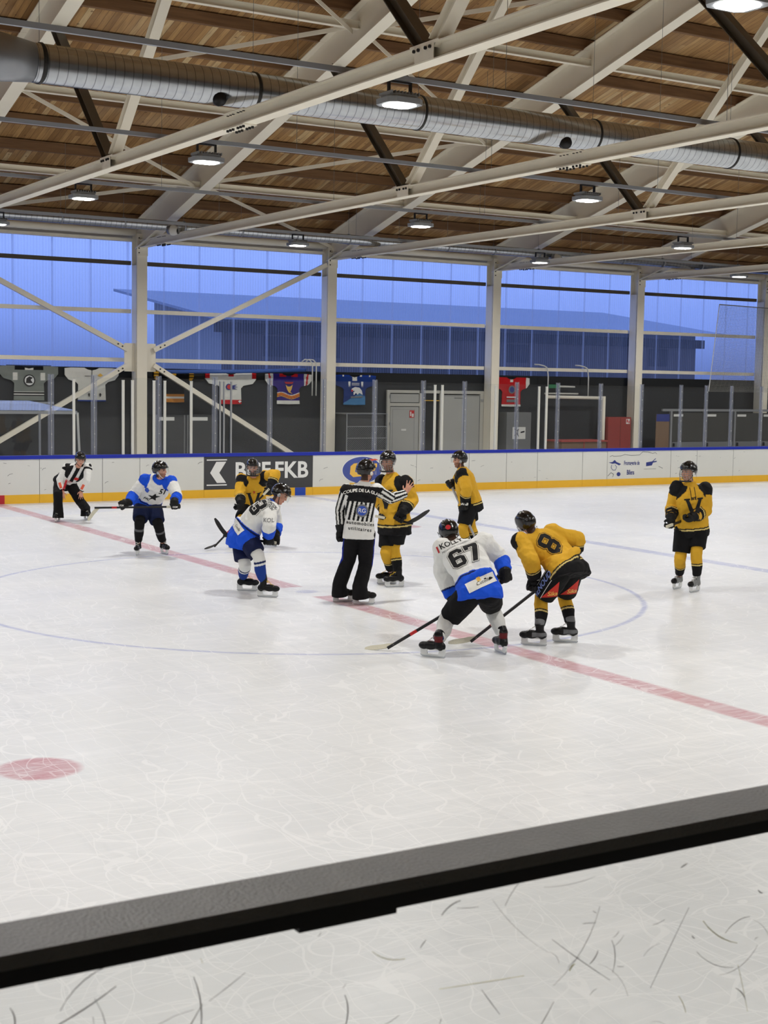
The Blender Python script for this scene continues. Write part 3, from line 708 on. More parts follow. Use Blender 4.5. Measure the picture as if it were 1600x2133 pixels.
stroke([(17.5, .83), (17.6, .87), (17.63, .84), (17.9, .85), (18.05, .89), (18.2, .87), (18.3, .86), (18.6, .87), (18.72, .96), (18.9, .95), (19.1, .91), (19.2, .93), (19.26, .89)], .012, 'line_grey', fm, 'mountain_outline')
stroke([(19.34, .53), (19.5, .47)], .012, 'line_grey', fm, 'scuff_mark')
poly([(17.46, .67), (17.6, .68), (17.68, .74), (17.75, .68), (17.92, .62), (17.85, .58), (17.7, .64), (17.6, .63)], 'ad_navy', fm, 'cow_head'); stroke([(17.58, .6), (17.56, .52), (17.62, .45), (17.72, .45), (17.76, .54), (17.7, .6)], .014, 'ad_navy', fm, 'cow_muzzle')
stroke([(17.44, .28), (17.56, .38), (17.66, .33), (17.62, .25)], .014, 'line_grey', fm, 'cow_body'); poly(ellipse(17.84, .33, .07, .06, 14), 'ad_navy', fm, 'cow_leg')
poly([(18.86, .54), (19.08, .56), (19.12, .64), (19.26, .66), (19.26, .69), (19.1, .68), (18.86, .65)], 'ad_navy', fm, 'pan'); stroke([(19.08, .66), (19.22, .76)], .02, 'ad_navy', fm, 'pan_fork')
stroke([(18.78, .46), (19.24, .46)], .008, 'line_grey', fm, 'small_print')
# kick plate colour marks
MB().box(-.16, .16, YB-.014, YB-.0125, 0, .195).build('centre_mark', 'kick_red', BD[-.54])
MB().box(7.43, 7.73, YB-.014, YB-.0125, 0, .195).build('line_mark', 'kick_blue', ad)
o = MB().box(-3.5, 26.8, YB-.02, YB+.12, .99, 1.068).build('board_top_rail', 'cap_blue', org=(0, YB, 1)); tag(o, 'long blue top rail running on the far rink boards', 'rail')
# puck scuffs on the boards
for i in range(70):
    x = random.uniform(-.4, 23); z = random.uniform(.25, .95)
    if 4.9 < x < 8.0 or 8.7 < x < 10.1 or 17.4 < x < 19.4: continue
    key = max(s for s in BD if s <= x); l = random.uniform(.02, .12); a = random.uniform(-.5, .9)
    if x+l > SE[SE.index(key)+1]: continue
    stroke([(x, z), (x+l*.5*math.cos(a), z+l*.5*math.sin(a)), (x+l, z+l*math.sin(a)*.7)], random.uniform(.004, .01), 'line_grey', BD[key], 'scuff_mark', yf)
# ------------------------------------------------------------------ rink glass and posts
CP = [-2.0, -.5, 1.25, 2.26, 3.84, 5.28, 6.75, 8.25, 9.74, 11.21, 12.51, 14.23, 15.63, 17.15, 18.66, 20.17, 21.17, 22.19, 23.43, 25.0]
GY = YB+.06
g0 = None
for i in range(len(CP)-1):
    a, b = CP[i], CP[i+1]
    o = MB().box(a+.074, b-.074, GY-.006, GY+.006, 1.07, 2.84).build('rink_screen', 'rink_glass', org=((a+b)/2, GY, 1.07))
    tag(o, 'clear rink glass pane standing on the far boards', 'glass pane', 'clear glass panes on the far boards')
def post_proto(h, two):
    r = empty('glass_post', (0, 0, 0))
    MB().box(-.07, -.012, -.012, .012, 1.07, h).box(.012, .07, -.012, .012, 1.07, h).build('clear_strip', 'glass_edge', r)
    MB().box(-.008, .008, -.03, .03, 1.07, h-.02).build('joint_bar', 'alu', r)
    for z in (1.25, 1.55, 1.85, 2.15, 2.45, 2.7): MB().tube([(0, -.03, z), (0, -.042, z)], .012, 8).build('screw', 'white_post', r)
    return r
p0 = None
for x in CP:
    o = post_proto(2.9, 0) if p0 is None else copy_tree(p0); p0 = p0 or o
    o.location = (x, GY, 0); ORG[o] = V((x, GY, 0))
    tag(o, 'clear bluish plastic joint post between two glass panes on the far boards', 'post', 'clear joint posts of the rink glass')
w0 = None
wl = {1.77: 'near the left shelter', 2.95: 'left of the leftmost column', 3.18: 'just left of the leftmost column front', 3.71: 'right of the leftmost column', 3.98: 'second right of the leftmost column', 4.65: 'third right of the leftmost column',
      5.4: 'left of the close trio', 5.5: 'middle of the close trio', 5.69: 'right of the close trio', 11.55: 'in front of the door opening', 11.78: 'in front of the grey double door', 13.5: 'beside the third column', 14.95: 'left of the pair before the pipe frame', 15.21: 'right of the pair before the pipe frame'}
for x in wl:
    thin = 5.3 < x < 5.8
    if w0 is None or thin or x == 3.18:
        m = 'alu' if thin else 'white_post'
        o = empty('door_post', (0, 0, 0)); w_ = .018 if thin else .028
        MB().box(-w_, w_, -.02, .02, 1.07, 2.78).build('tube', m, o)
        MB().box(-w_-.004, w_+.004, -.024, .024, 2.78, 2.79).build('end_cap', m, o)
        if not thin and w0 is None: w0 = o
    else: o = copy_tree(w0)
    o.location = (x, GY-.04, 0)
    tag(o, ('thin grey' if thin else 'slim white')+' metal post on the boards, '+wl[x], 'post', 'slim metal posts of the bench doors')
# ------------------------------------------------------------------ things along the back wall
YW = 21.36
# doors
dr = empty('metal_door', (14.6, YW, 0)); MB().box(14.09, 14.2, YW-.1, YW-.03, 0, 2.6).box(15.28, 15.4, YW-.1, YW-.03, 0, 2.6).box(14.2, 16.04, YW-.1, YW-.03, 2.51, 2.6).box(14.2, 15.28, YW-.1, YW-.03, 2.1, 2.2).build('frame', 'door_frame', dr)
lf = MB().box(14.22, 15.26, YW-.09, YW-.04, 0, 2.08).build('leaf', 'door_grey', dr); MB().box(14.3, 14.305, YW-.093, YW-.09, 0, 2.0).box(15.1, 15.105, YW-.093, YW-.09, 0, 2.0).box(14.3, 15.1, YW-.093, YW-.09, 1.995, 2.0).build('groove', 'line_grey', lf)
MB().box(14.22, 15.26, YW-.09, YW-.04, 2.22, 2.48).build('transom', 'door_grey', dr)
sg = MB().box(14.92, 15.09, YW-.1, YW-.0935, 1.74, 1.97).build('fire_sign', 'sign_red', dr); MB().box(14.94, 14.98, YW-.102, YW-.1, 1.79, 1.93).box(15.0, 15.07, YW-.102, YW-.1, 1.76, 1.87).build('pictogram', 'paper', sg)
MB().box(14.62, 14.8, YW-.1, YW-.0935, 1.33, 1.39).build('name_plate', 'paper', dr)
for z in (.5, 1.55, 2.4): MB().tube([(14.2, YW-.12, z-.05), (14.2, YW-.12, z+.05)], .022, 8).build('hinge', 'alu', dr)
tag(dr, 'narrow grey metal door with transom panel and small red fire sign', 'door')
dd = empty('sliding_door', (17, YW, 0)); MB().box(16.05, 16.2, YW-.1, YW-.03, 0, 2.5).box(17.6, 17.82, YW-.1, YW-.03, 0, 2.5).box(16.06, 17.82, YW-.1, YW-.03, 2.5, 2.6).build('frame', 'door_frame', dd)
MB().box(16.2, 17.6, YW-.09, YW-.04, 0, 2.46).build('leaf', 'door_grey', dd); MB().box(17.58, 17.6, YW-.094, YW-.09, 0, 2.44).box(16.2, 17.6, YW-.094, YW-.09, 2.43, 2.44).build('groove', 'line_grey', dd)
MB().box(16.6, 16.95, YW-.1, YW-.09, 2.36, 2.375).build('slot', 'ink', dd)
for z in (.6, 2.3): MB().box(17.62, 17.72, YW-.12, YW-.1, z-.04, z+.04).build('hinge', 'alu', dd)
tag(dd, 'wide plain grey metal door leaf right of the dark opening', 'door')
op = MB().box(15.42, 16.03, YW-.035, YW-.005, 0, 2.5).build('door_opening', 'wall_black', org=(15.7, YW, 0)); tag(op, 'dark narrow opening between the two grey doors', 'door opening')
o = MB().tube([(15.45, YW-.12, 2.28), (16.02, YW-.12, 2.28)], .012, 8).build('barrier_rod', 'kick_yellow', org=(15.7, YW, 2.28)); tag(o, 'thin yellow rod across the dark opening between the doors', 'rod')
# grey locker with poster
lk = empty('grey_locker', (18.9, YW, 0)); MB().box(18.42, 19.4, YW-.45, YW-.01, 0, 1.93).build('body', 'locker_grey', lk); MB().box(18.9, 18.905, YW-.452, YW-.45, .05, 1.9).build('door_gap', 'line_grey', lk)
ps = MB().box(18.66, 19.18, YW-.455, YW-.4505, 1.06, 1.45).build('poster', 'paper', lk)
poly([(18.72, 1.15), (18.8, 1.3), (18.72, 1.4), (18.84, 1.36), (18.92, 1.4), (18.87, 1.28), (18.92, 1.12), (18.82, 1.22)], 'ink', ps, 'figure_print', YW-.457); poly([(18.98, 1.25), (19.14, 1.28), (19.14, 1.33), (18.98, 1.3)], 'ink', ps, 'text_line', YW-.457)
tag(lk, 'plain grey metal locker with a small poster, right of the third column', 'locker')
# red cabinet
rc = empty('red_cabinet', (23.1, YW, 0)); MB().box(22.62, 23.62, YW-.5, YW-.01, 0, 1.78).build('body', 'cab_red', rc); MB().box(23.15, 23.158, YW-.503, YW-.5, .02, 1.76).build('door_gap', 'black_metal', rc)
sg = MB().box(23.4, 23.56, YW-.506, YW-.501, 1.55, 1.72).build('fire_sign', 'paper', rc); MB().box(23.42, 23.47, YW-.508, YW-.5065, 1.6, 1.7).box(23.5, 23.54, YW-.508, YW-.5065, 1.57, 1.66).build('pictogram', 'sign_red', sg)
tag(rc, 'dark red double-door fire cabinet left of the fourth column', 'cabinet')
# wire mesh roll cages
cg = empty('wire_cage', (13.0, YW-.6, 0)); x0, x1, y0, y1 = 12.15, 13.55, YW-1.0, YW-.2
fr = MB()
for x in (x0, x1):
    for y in (y0, y1): fr.tube([(x, y, -.002), (x, y, 1.9)], .018, 8)
for z in (.4, .78, 1.15, 1.5, 1.88):
    fr.tube([(x0, y0, z), (x1, y0, z)], .012, 6)
for z in (.08, 1.88):
    fr.tube([(x0, y0, z), (x0, y1, z)], .014, 6); fr.tube([(x1, y0, z), (x1, y1, z)], .014, 6); fr.tube([(x0, y1, z), (x1, y1, z)], .014, 6)
fr.build('frame', 'alu', cg)
ms = MB()
for k in range(-24, 20):
    # diagonal wires on the front face
    a = x0+k*.07
    for sgn in (1,):
        p0_, p1_ = (a, .1), (a+1.7, 1.5)
        t0_ = max(0, (x0-p0_[0])/1.7); t1_ = min(1, (x1-p0_[0])/1.7)
        if t1_ > t0_:
            ms.bar((p0_[0]+1.7*t0_, y0, .1+1.4*t0_), (p0_[0]+1.7*t1_, y0, .1+1.4*t1_), .009, .009)
ms.build('mesh_front', 'wire', cg)
MB().box(x0+.05, x1-.05, y0+.1, y1-.05, .1, 1.84).build('dark_load', 'dark_box', cg)
tag(cg, 'dark wire mesh storage cage right of the second column', 'cage')
# pipe frame, tubes, exit lamp
pf = empty('pipe_frame', (21.3, 21.1, 0)); MB().tube([(20.1, 21.0, 2.44), (22.5, 21.0, 2.42)], .055, 14).build('crossbar', 'steel_paint', pf, smooth=True); MB().tube([(22.5, 21.0, 2.48), (22.5, 21.0, 0)], .07, 14).tube([(20.1, 21.0, 2.48), (20.1, 21.0, 0)], .03, 14).build('upright', 'steel_paint', pf, smooth=True)
tag(pf, 'cream pipe frame like a small goal left of the red cabinet', 'frame')
o = MB().tube([(20.15, 21.2, 2.55), (21.55, 21.2, 2.55)], .03, 12).build('white_tube', 'tube_white', org=(20.8, 21.2, 2.55), smooth=True); tag(o, 'white fluorescent tube lamp just above the pipe frame', 'tube lamp')
ex = empty('exit_lamp', (20.9, 21.2, 2.8)); MB().tube([(20.75, 21.2, 2.79), (21.4, 21.2, 2.78)], .032, 12).build('tube', 'tube_white', ex, smooth=True); MB().box(20.3, 20.78, 21.18, 21.26, 2.73, 2.85).build('green_sign', 'sign_green', ex)
tag(ex, 'small green exit sign beside a short white tube, above the pipe frame', 'sign')
for i, (x, lab) in enumerate(((20.2, 'left'), (21.9, 'right'))):
    pts = [(x-.5, 21.2, 3.5)]+[(x-.5+.5*math.sin(a)*1, 21.15, 3.36+.14*math.cos(a)) for a in (.3, .8, 1.2, 1.55)]+[(x, 21.1, 3.1), (x, 21.1, 2.48)]
    o = MB().tube(pts, .022, 8).build('hook_pipe', 'white_post', org=(x, 21.1, 2.5), smooth=True); tag(o, 'thin white bent pipe hanging from the window rail, %s of two above the pipe frame' % lab, 'pipe')
for i, x in enumerate((11.2, 11.33)):
    pts = [(x-.3, 20.9, 3.4), (x-.2, 20.9, 3.47), (x-.08, 20.85, 3.46), (x, 20.8, 3.36), (x, 20.8, 2.4)]
    o = MB().tube(pts, .02, 8).build('hook_pipe', 'white_post', org=(x, 20.8, 2.4), smooth=True); tag(o, 'thin white bent pipe just left of the second column, %s one of the pair' % ('left', 'right')[i], 'pipe')
o = MB().tube([(6.6, 21.1, 3.03), (9.0, 21.08, 3.08), (11.1, 21.05, 3.16)], .055, 12).build('blue_roll', 'blue_pipe', org=(8, 21.1, 3.05), smooth=True); tag(o, 'long blue rolled sheet under the window above the hung jerseys', 'roll')
bx = empty('draped_crate', (20.8, 20.2, 0)); MB().box(19.9, 21.75, 19.9, 20.7, 0, 1.0).build('crate', 'wood_box', bx); MB().box(19.86, 21.78, 19.86, 20.74, 1.0, 1.05).build('cover', 'red_cloth', bx)
MB().box(20.8, 20.83, 19.89, 19.9, 0, 1.0).build('slat', 'red_cloth', bx)
tag(bx, 'low brown crate with red cover behind the boards under the pipe frame', 'crate')
# player bench fronts on the right
bp = empty('bench_screen', (27.5, 20.4, 0)); xs_ = [25.0, 26.55, 28.0, 29.3, 30.5]
fr = MB().box(24.6, 33, 20.36, 20.44, 2.0, 2.08)
for x in xs_: fr.box(x-.04, x+.04, 20.36, 20.44, 0, 2.0)
fr.build('frame', 'alu', bp)
for i in range(4):
    pn = MB().box(xs_[i]+.06, xs_[i+1]-.06, 20.39, 20.41, .95, 1.95).build('dark_pane', 'dark_panel', bp)
    MB().box(xs_[i]+.06, xs_[i+1]-.06, 20.38, 20.42, 0, .94).build('lower_panel', 'locker_grey', bp)
    MB().box(xs_[i]+.12, xs_[i]+.55, 20.38, 20.389, 1.82, 1.9).build('label_strip', 'paper', pn)
    MB().box(xs_[i]+.1, xs_[i]+.14, 20.3, 20.36, .78, .9).build('latch', 'black_metal', bp)
    if i == 3: MB().box(xs_[i]+.45, xs_[i]+.85, 20.38, 20.389, 1.25, 1.58).build('notice', 'paper', pn)
tag(bp, 'row of four dark panes in a grey metal frame with small white labels', 'screen')
eb = empty('emblem_board', (31.4, 20.4, 0)); MB().box(30.62, 32.6, 20.37, 20.41, 0, 1.95).build('panel', 'dark_panel', eb)
put_flat(([(31.25+.42*math.cos(2*math.pi*k/40), 1.2+.42*math.sin(2*math.pi*k/40)) for k in range(40)], [tuple(range(40))]), (0, 20.366, 0), U, Z, 'white_ring', 'paper', eb)
put_flat(([(31.25+.36*math.cos(2*math.pi*k/40), 1.2+.36*math.sin(2*math.pi*k/40)) for k in range(40)], [tuple(range(40))]), (0, 20.364, 0), U, Z, 'dark_disc', 'ink', eb)
put_flat(([(31.05, 1.0), (31.0, 1.3), (31.2, 1.4), (31.45, 1.38), (31.3, 1.25), (31.5, 1.15), (31.25, 1.1), (31.2, .95)], [tuple(range(8))]), (0, 20.362, 0), U, Z, 'animal_mark', 'paper', eb)
tag(eb, 'dark board with a round white ring emblem at the right edge', 'board')
pw = empty('patterned_panel', (24.7, 20.4, 0)); MB().box(24.35, 24.94, 20.4, 20.43, 0, 1.9).build('sheet', 'wood_box', pw); MB().box(24.35, 24.94, 20.395, 20.4, 1.65, 1.9).build('blue_band', 'ad_navy', pw)
tag(pw, 'narrow brown patterned panel between the fourth column and the dark panes', 'panel')
# left lockers behind the glass
ll = empty('dark_locker', (7.2, YW-.3, 0)); MB().box(6.25, 8.1, YW-.5, YW-.02, 0, 1.82).build('body', 'dark_box', ll)
for x in (6.27, 7.12, 7.22, 8.06): MB().box(x, x+.04, YW-.51, YW-.5, 0, 1.82).build('edge', 'locker_grey', ll)
for x in (6.33, 7.35): MB().box(x, x+.5, YW-.512, YW-.502, 1.66, 1.76).build('label_strip', 'paper', ll)
tag(ll, 'wide dark locker with two white label strips right of the leftmost column', 'locker')
# shelter at the left
sh = empty('bench_shelter', (0, 16.3, 0))
MB().bar((-4, 16, 2.01), (2.31, 16, 2.0), .05, .07).build('front_bar', 'alu', sh); MB().bar((-4, 17.4, 2.22), (2.2, 17.4, 2.2), .04, .05).build('rear_bar', 'alu', sh)
MB().add([(-4, 16, 2.05), (2.31, 16, 2.04), (1.6, 17.4, 2.24), (-4, 17.4, 2.25), (-4, 16, 2.06), (2.31, 16, 2.05), (1.6, 17.4, 2.25), (-4, 17.4, 2.26)], [(0,1,2,3),(4,7,6,5),(0,4,5,1),(1,5,6,2),(2,6,7,3),(3,7,4,0)]).build('roof_sheet', 'shelter_plexi', sh)
for x in (2.32, -2): MB().bar((x, 16, 2.0), (x+.1, 16, 0), .045, .045).build('leg', 'white_post', sh)
for x in (1.85, -2): MB().bar((x, 17.4, 2.2), (x, 17.4, 0), .045, .045).build('leg', 'alu', sh)
MB().box(-4, 2.3, 15.98, 16.02, .9, 1.0).build('lower_bar', 'alu', sh)
tag(sh, 'clear plastic bench shelter with metal frame behind the boards at the left edge', 'shelter')
# net at the right
nt_ = empty('ball_net', (28.6, 20.3, 2.6)); nm = MB()
yN = 20.3
def nx(z, t): return (26.9-.33*(2.75-z)/3.1*-1+0) if 0 else None
for k in range(60):
    z = 2.7+k*(3.0/59); xl = 26.62+(z-2.7)*.12; nm.bar((xl, yN, z), (29.6, yN, z), .004, .007)
for k in range(50):
    t = k/49; nm.bar((26.62+t*2.98, yN, 2.7), (26.98+t*2.62, yN, 5.7), .007, .004)
nm.build('netting', 'tape_grey', nt_)
MB().tube([(26.98, yN, 5.72), (29.6, yN, 5.68)], .018, 8).build('top_rope', 'tape_grey', nt_); MB().tube([(26.98, yN, 5.72), (26.62, yN, 2.7)], .014, 8).build('edge_rope', 'paper', nt_)
tag(nt_, 'fine white safety net hanging in front of the right window', 'net')
# ------------------------------------------------------------------ hung jerseys
def in_poly(x, y, pl):
    c = False; n = len(pl)
    for i in range(n):
        x0, y0 = pl[i]; x1, y1 = pl[i-1]
        if (y0 > y) != (y1 > y) and x < (x1-x0)*(y-y0)/(y1-y0)+x0: c = not c
    return c
def hung(x0, w, ztop, h, colfn, label, sl=.22, bw=.5):
    """jersey spread on the wall; local coords u,v in 0..1 (v down)"""
    out = [(0, .02), (.12, 0), (.36, 0), (.42, .05), (.5, .08), (.58, .05), (.64, 0), (.88, 0), (1, .02), (1, sl), (.93, sl+.14), (.5+bw/2+.05, .42), (.5+bw/2, .5), (.5+bw/2+.01, 1), (.5, 1.01), (.5-bw/2-.01, 1), (.5-bw/2, .5), (.5-bw/2-.05, .42), (.07, sl+.14), (0, sl)]
    r = empty('hung_jersey', (x0+w/2, YW-.05, ztop-h/2))
    bm = bmesh.new(); vs = [bm.verts.new((u, v, 0)) for u, v in out]; bm.faces.new(vs)
    n = 64
    for k in range(1, n):
        bmesh.ops.bisect_plane(bm, geom=bm.verts[:]+bm.edges[:]+bm.faces[:], plane_co=(k/n, 0, 0), plane_no=(1, 0, 0))
    for k in range(1, n):
        bmesh.ops.bisect_plane(bm, geom=bm.verts[:]+bm.edges[:]+bm.faces[:], plane_co=(0, k/n, 0), plane_no=(0, 1, 0))
    ret = bmesh.ops.extrude_face_region(bm, geom=bm.faces[:]); top = [e for e in ret['geom'] if isinstance(e, bmesh.types.BMVert)]
    for v in top: v.co.z = 1
    me = bpy.data.meshes.new('cloth'); 
    cols = []
    for v in bm.verts: cols.append(colfn(v.co.x, v.co.y))
    og = ORG[r]
    for v in bm.verts:
        u, vv, t = v.co; wv = noise.noise(V((u*7+x0, vv*5, 0)))*.02
        v.co = V((x0+u*w, YW-.02-(.03+wv)*t, ztop-vv*h))-og
    bmesh.ops.recalc_face_normals(bm, faces=bm.faces)
    bm.to_mesh(me); bm.free()
    a = me.color_attributes.new('Col', 'FLOAT_COLOR', 'POINT')
    for i, c in enumerate(cols): a.data[i].color = c
    for p in me.polygons: p.use_smooth = True
    link('cloth', me, 'hung_cloth', r)
    MB().tube([(x0+w*.12, YW-.03, ztop+.012), (x0+w*.88, YW-.03, ztop+.012)], .01, 6).build('hanging_rod', 'black_metal', r)
    tag(r, label, 'jersey', 'hockey jerseys hung in a row on the back wall')
    return r
def P2(r, pts, x0, w, zt, h, m, name, dy=.0):
    put_flat(([(x0+u*w, zt-v*h) for u, v in pts], [tuple(range(len(pts)))]), (0, YW-.075-dy, 0), U, Z, name, m, r)
def disc(cu, cv, ru, rv, n=20): return [(cu+ru*math.cos(2*math.pi*k/n), cv+rv*math.sin(2*math.pi*k/n)) for k in range(n)]
cW, cK, cG, cR, cB, cP, cY = lin(222, 222, 214), lin(16, 16, 18), lin(128, 134, 128), lin(196, 30, 36), lin(24, 60, 150), lin(52, 36, 120), lin(214, 160, 40)
def c1(u, v):
    if v > .74 and (v < .765 or .81 < v < .835): return cW
    if .765 <= v <= .81 or .86 > v > .835: return cK
    if v < .12 and .25 < u < .75: return cK if abs(u-.5) > .07 else cW
    if (.22 < u < .3 or .7 < u < .78) and .2 < v < .42: return cW
    return cG
j = hung(2.0, 1.62, 3.12, .93, c1, 'grey hung jersey with round horse crest and black and white hem stripes'); P2(j, disc(.5, .42, .1, .17), 2.0, 1.62, 3.12, .93, 'ink', 'crest'); P2(j, disc(.5, .42, .08, .14), 2.0, 1.62, 3.12, .93, 'ad_white', 'crest_disc', .003)
P2(j, [(.44, .5), (.45, .36), (.5, .3), (.56, .34), (.52, .4), (.56, .5)], 2.0, 1.62, 3.12, .93, 'ink', 'crest_horse', .006)
def c2(u, v):
    if v > .96: return cB
    if abs(u-.5) < .012 and v < .5: return cK
    return cW
j = hung(3.8, 1.55, 3.1, .92, c2, 'plain white hung jersey with small gold diamond badge, blue hem', bw=.5); P2(j, [(.6, .22), (.65, .16), (.7, .22), (.65, .27)], 3.8, 1.55, 3.1, .92, 'ad_gold', 'badge'); P2(j, [(.36, .24), (.48, .24), (.48, .255), (.36, .255)], 3.8, 1.55, 3.1, .92, 'ink', 'small_print')
for uu in (.42, .63): P2(j, [(uu, .8), (uu+.02, .74), (uu+.04, .8), (uu+.02, .88)], 3.8, 1.55, 3.1, .92, 'ink', 'lily_print')
def c3(u, v):
    if v > .74: return lin(200, 130, 50) if (v < .82 or v > .88) else cW
    if v < .3 and (u < .12 or u > .88): return cY if (int(v*30) % 3) else cK
    if v < .16 and abs(u-.5) < .05: return cY
    return cK
j = hung(6.4, 1.22, 3.07, .9, c3, 'black hung jersey with orange and white hem stripes behind the brace')
def c4(u, v):
    if v > .86: return cR
    if v < .2 and (u < .08 or u > .92): return cR
    if v < .14 and abs(u-.5) < .05: return cR
    return cW
j = hung(7.98, 1.62, 3.05, .92, c4, 'white hung jersey with red cuffs, comet crest and red lettered hem', bw=.4); a_ = (7.98, 1.62, 3.05, .92)
P2(j, disc(.45, .46, .06, .1), *a_, 'ad_navy', 'crest'); P2(j, disc(.46, .46, .045, .075), *a_, 'sign_red', 'crest_core', .003); P2(j, [(.5, .42), (.62, .38), (.56, .44), (.64, .46), (.55, .48), (.62, .54), (.5, .52)], *a_, 'ad_navy', 'comet_tail')
P2(j, [(.66, .88), (.68, .88), (.68, .9), (.7, .9), (.7, .93), (.68, .93), (.68, .96), (.66, .96), (.66, .93), (.64, .93), (.64, .9), (.66, .9)], *a_, 'ad_white', 'swiss_cross', .002)
def c5(u, v):
    if u < .16 or u > .84: return cR if abs(abs(u-.5)-.42+v*.1) < .02 else cW
    if v < .1 and .3 < u < .7 and abs(u-.5) > .05: return cR
    if v > .88: return cW
    wv = .66+.05*math.sin(u*14)
    if abs(v-wv) < .012: return cW
    if wv < v < wv+.1: return cR if int((v-wv)*60) % 2 else cY
    if abs(v-wv-.12) < .014: return cY
    return cP
j = hung(9.9, 1.55, 3.04, .9, c5, 'purple hung jersey with white sleeves and yellow swallow crest', bw=.47); a_ = (9.9, 1.55, 3.04, .9)
P2(j, [(.43, .36), (.46, .52), (.5, .62), (.58, .66), (.53, .6), (.56, .5), (.58, .36), (.53, .42), (.47, .42)], *a_, 'ad_gold', 'crest_bird'); P2(j, [(.4, .27), (.6, .27), (.57, .33), (.43, .33)], *a_, 'cloth_red', 'crest_banner')
def c6(u, v):
    if v < .06: return cW if int(u*24) % 5 == 0 else cB
    if v > .6+abs(u-.62)*.9: return lin(70, 130, 180)
    if v < .2 and abs(u-.5) < .05: return cW
    return lin(24, 54, 124)
j = hung(12.2, 1.5, 3.04, .91, c6, 'blue hung jersey with white eagle head crest right of the second column', bw=.5); a_ = (12.2, 1.5, 3.04, .91)
P2(j, [(.42, .52), (.42, .46), (.5, .4), (.6, .42), (.66, .52), (.68, .66), (.6, .6), (.56, .66), (.52, .6), (.47, .68), (.46, .58), (.5, .54)], *a_, 'ad_white', 'crest_bird'); P2(j, [(.4, .5), (.45, .49), (.45, .54), (.42, .57)], *a_, 'sign_red', 'crest_beak', .003)
P2(j, [(.4, .72), (.68, .7), (.68, .75), (.4, .77)], *a_, 'cloth_grey', 'name_banner'); 
for uu in (.34, .64): P2(j, [(uu, .22), (uu+.05, .22), (uu+.045, .42), (uu+.03, .32), (uu+.02, .42), (uu, .3)], *a_, 'ad_white', 'tooth_print')
P2(j, [(.42, .27), (.6, .27), (.6, .29), (.42, .29)], *a_, 'ad_white', 'small_print'); P2(j, [(.42, .32), (.6, .32), (.6, .34), (.42, .34)], *a_, 'ad_white', 'small_print')
def c7(u, v):
    if u < .1 or u > .9: return cW
    if v > .93: return cW
    if abs(v-.12-abs(u-.5)*.0) < .05 and abs(u-.5) < .04: return cW
    return lin(190, 24, 30)
j = hung(18.14, 1.46, 3.06, .95, c7, 'red hung jersey with white cuffs and grey round crest right of the third column', bw=.5); a_ = (18.14, 1.46, 3.06, .95)
P2(j, disc(.5, .42, .09, .14), *a_, 'cloth_grey', 'crest'); P2(j, disc(.5, .42, .06, .1), *a_, 'ad_navy', 'crest_core', .003); P2(j, [(.36, .66), (.66, .66), (.66, .7), (.36, .7)], *a_, 'ad_white', 'name_print'); P2(j, [(.36, .76), (.66, .76), (.66, .85), (.36, .85)], *a_, 'cloth_grey', 'name_banner')
# ------------------------------------------------------------------ outside
o = MB().box(-90, 160, 21.7, 160, -1.2, -1.0).build('snowy_ground', 'ground_out', org=(0, 60, -1)); tag(o, 'pale snowy ground outside behind the hall windows', 'ground'); o['kind'] = 'structure'; o.name = 'floor_outside'
hb = empty('neighbour_building', (30, 42, 0))
e0, e1, r0_, r1_ = V((16.6, 40, 5.42)), V((46.6, 40, 5.55)), V((15.9, 50, 7.0)), V((46.33, 50, 7.02))
MB().add([e0, e1, r1_, r0_, e0+V((0,0,.12)), e1+V((0,0,.12)), r1_+V((0,0,.12)), r0_+V((0,0,.12))], [(0,1,2,3),(4,7,6,5),(0,4,5,1),(1,5,6,2),(2,6,7,3),(3,7,4,0)]).build('roof', 'roof_blue', hb)
MB().prism([(41.2, -1), (49, -1), (49, 6.8), (41.2, 5.55)], (31.55, 0, 0), (0, 1, 0), (0, 0, 1), 27.9).build('wall', 'side_paint', hb); MB().box(17.6, 45.5, 41.15, 41.199, -1, 4.9).build('front_cladding', 'facade', hb)
MB().box(17.2, 46, 41.0, 41.14, 4.9, 5.35).build('eave_board', 'facade_dark', hb)
for x in (19.6, 22.2, 33.0, 42.2): MB().box(x, x+1.3, 41.1, 41.149, 3.9, 4.8).build('window', 'facade_dark', hb)
MB().box(25, 36, 41.1, 41.149, -1, 3.7).build('gate', 'facade_dark', hb)
tag(hb, 'long low building with snowy pitched roof seen through the windows', 'building')
# ------------------------------------------------------------------ near glass and rail
ng = empty('near_rink_screen', (-7.6, -14.87, 0))
MB().box(-13, -2, -14.876, -14.864, 1.08, 1.882).build('pane', 'near_glass', ng)
random.seed(11)
def on_glass(x, y, z): return (x, -14.88, z)
cnt = 0
def gstroke(pts, w, m):
    mb = MB()
    for k in range(len(pts)-1):
        w0_ = w*(.4+.6*math.sin(math.pi*(k+.5)/(len(pts)-1)))
        mb.bar((pts[k][0], -14.878, pts[k][1]), (pts[k+1][0], -14.878, pts[k+1][1]), w0_, .0008, up=(0, 1, 0))
    mb.build('scuff_mark', m, ng)
for i in range(95):
    x = random.uniform(-8.6, -6.5); z = random.uniform(1.5, 1.86); l = random.choice([.012, .02, .035, .05, .08, .13, .2]); a = random.uniform(-1.3, 1.3); cu_ = random.uniform(-1.2, 1.2)
    pts = [(x, z)]
    for k in range(6): x += l/6*math.cos(a); z += l/6*math.sin(a)*.9; a += cu_/6; pts.append((x, z))
    gstroke(pts, random.choice([.0006, .0009, .0014, .0022]), random.choice(['scuff', 'scuff', 'scuff_dark'] if i % 11 else ['scuff_yellow']))
tag(ng, 'scuffed clear glass panel along the bottom of the photo', 'glass panel')
nr = empty('near_glass_rail', (-7.6, -14.85, 1.95))
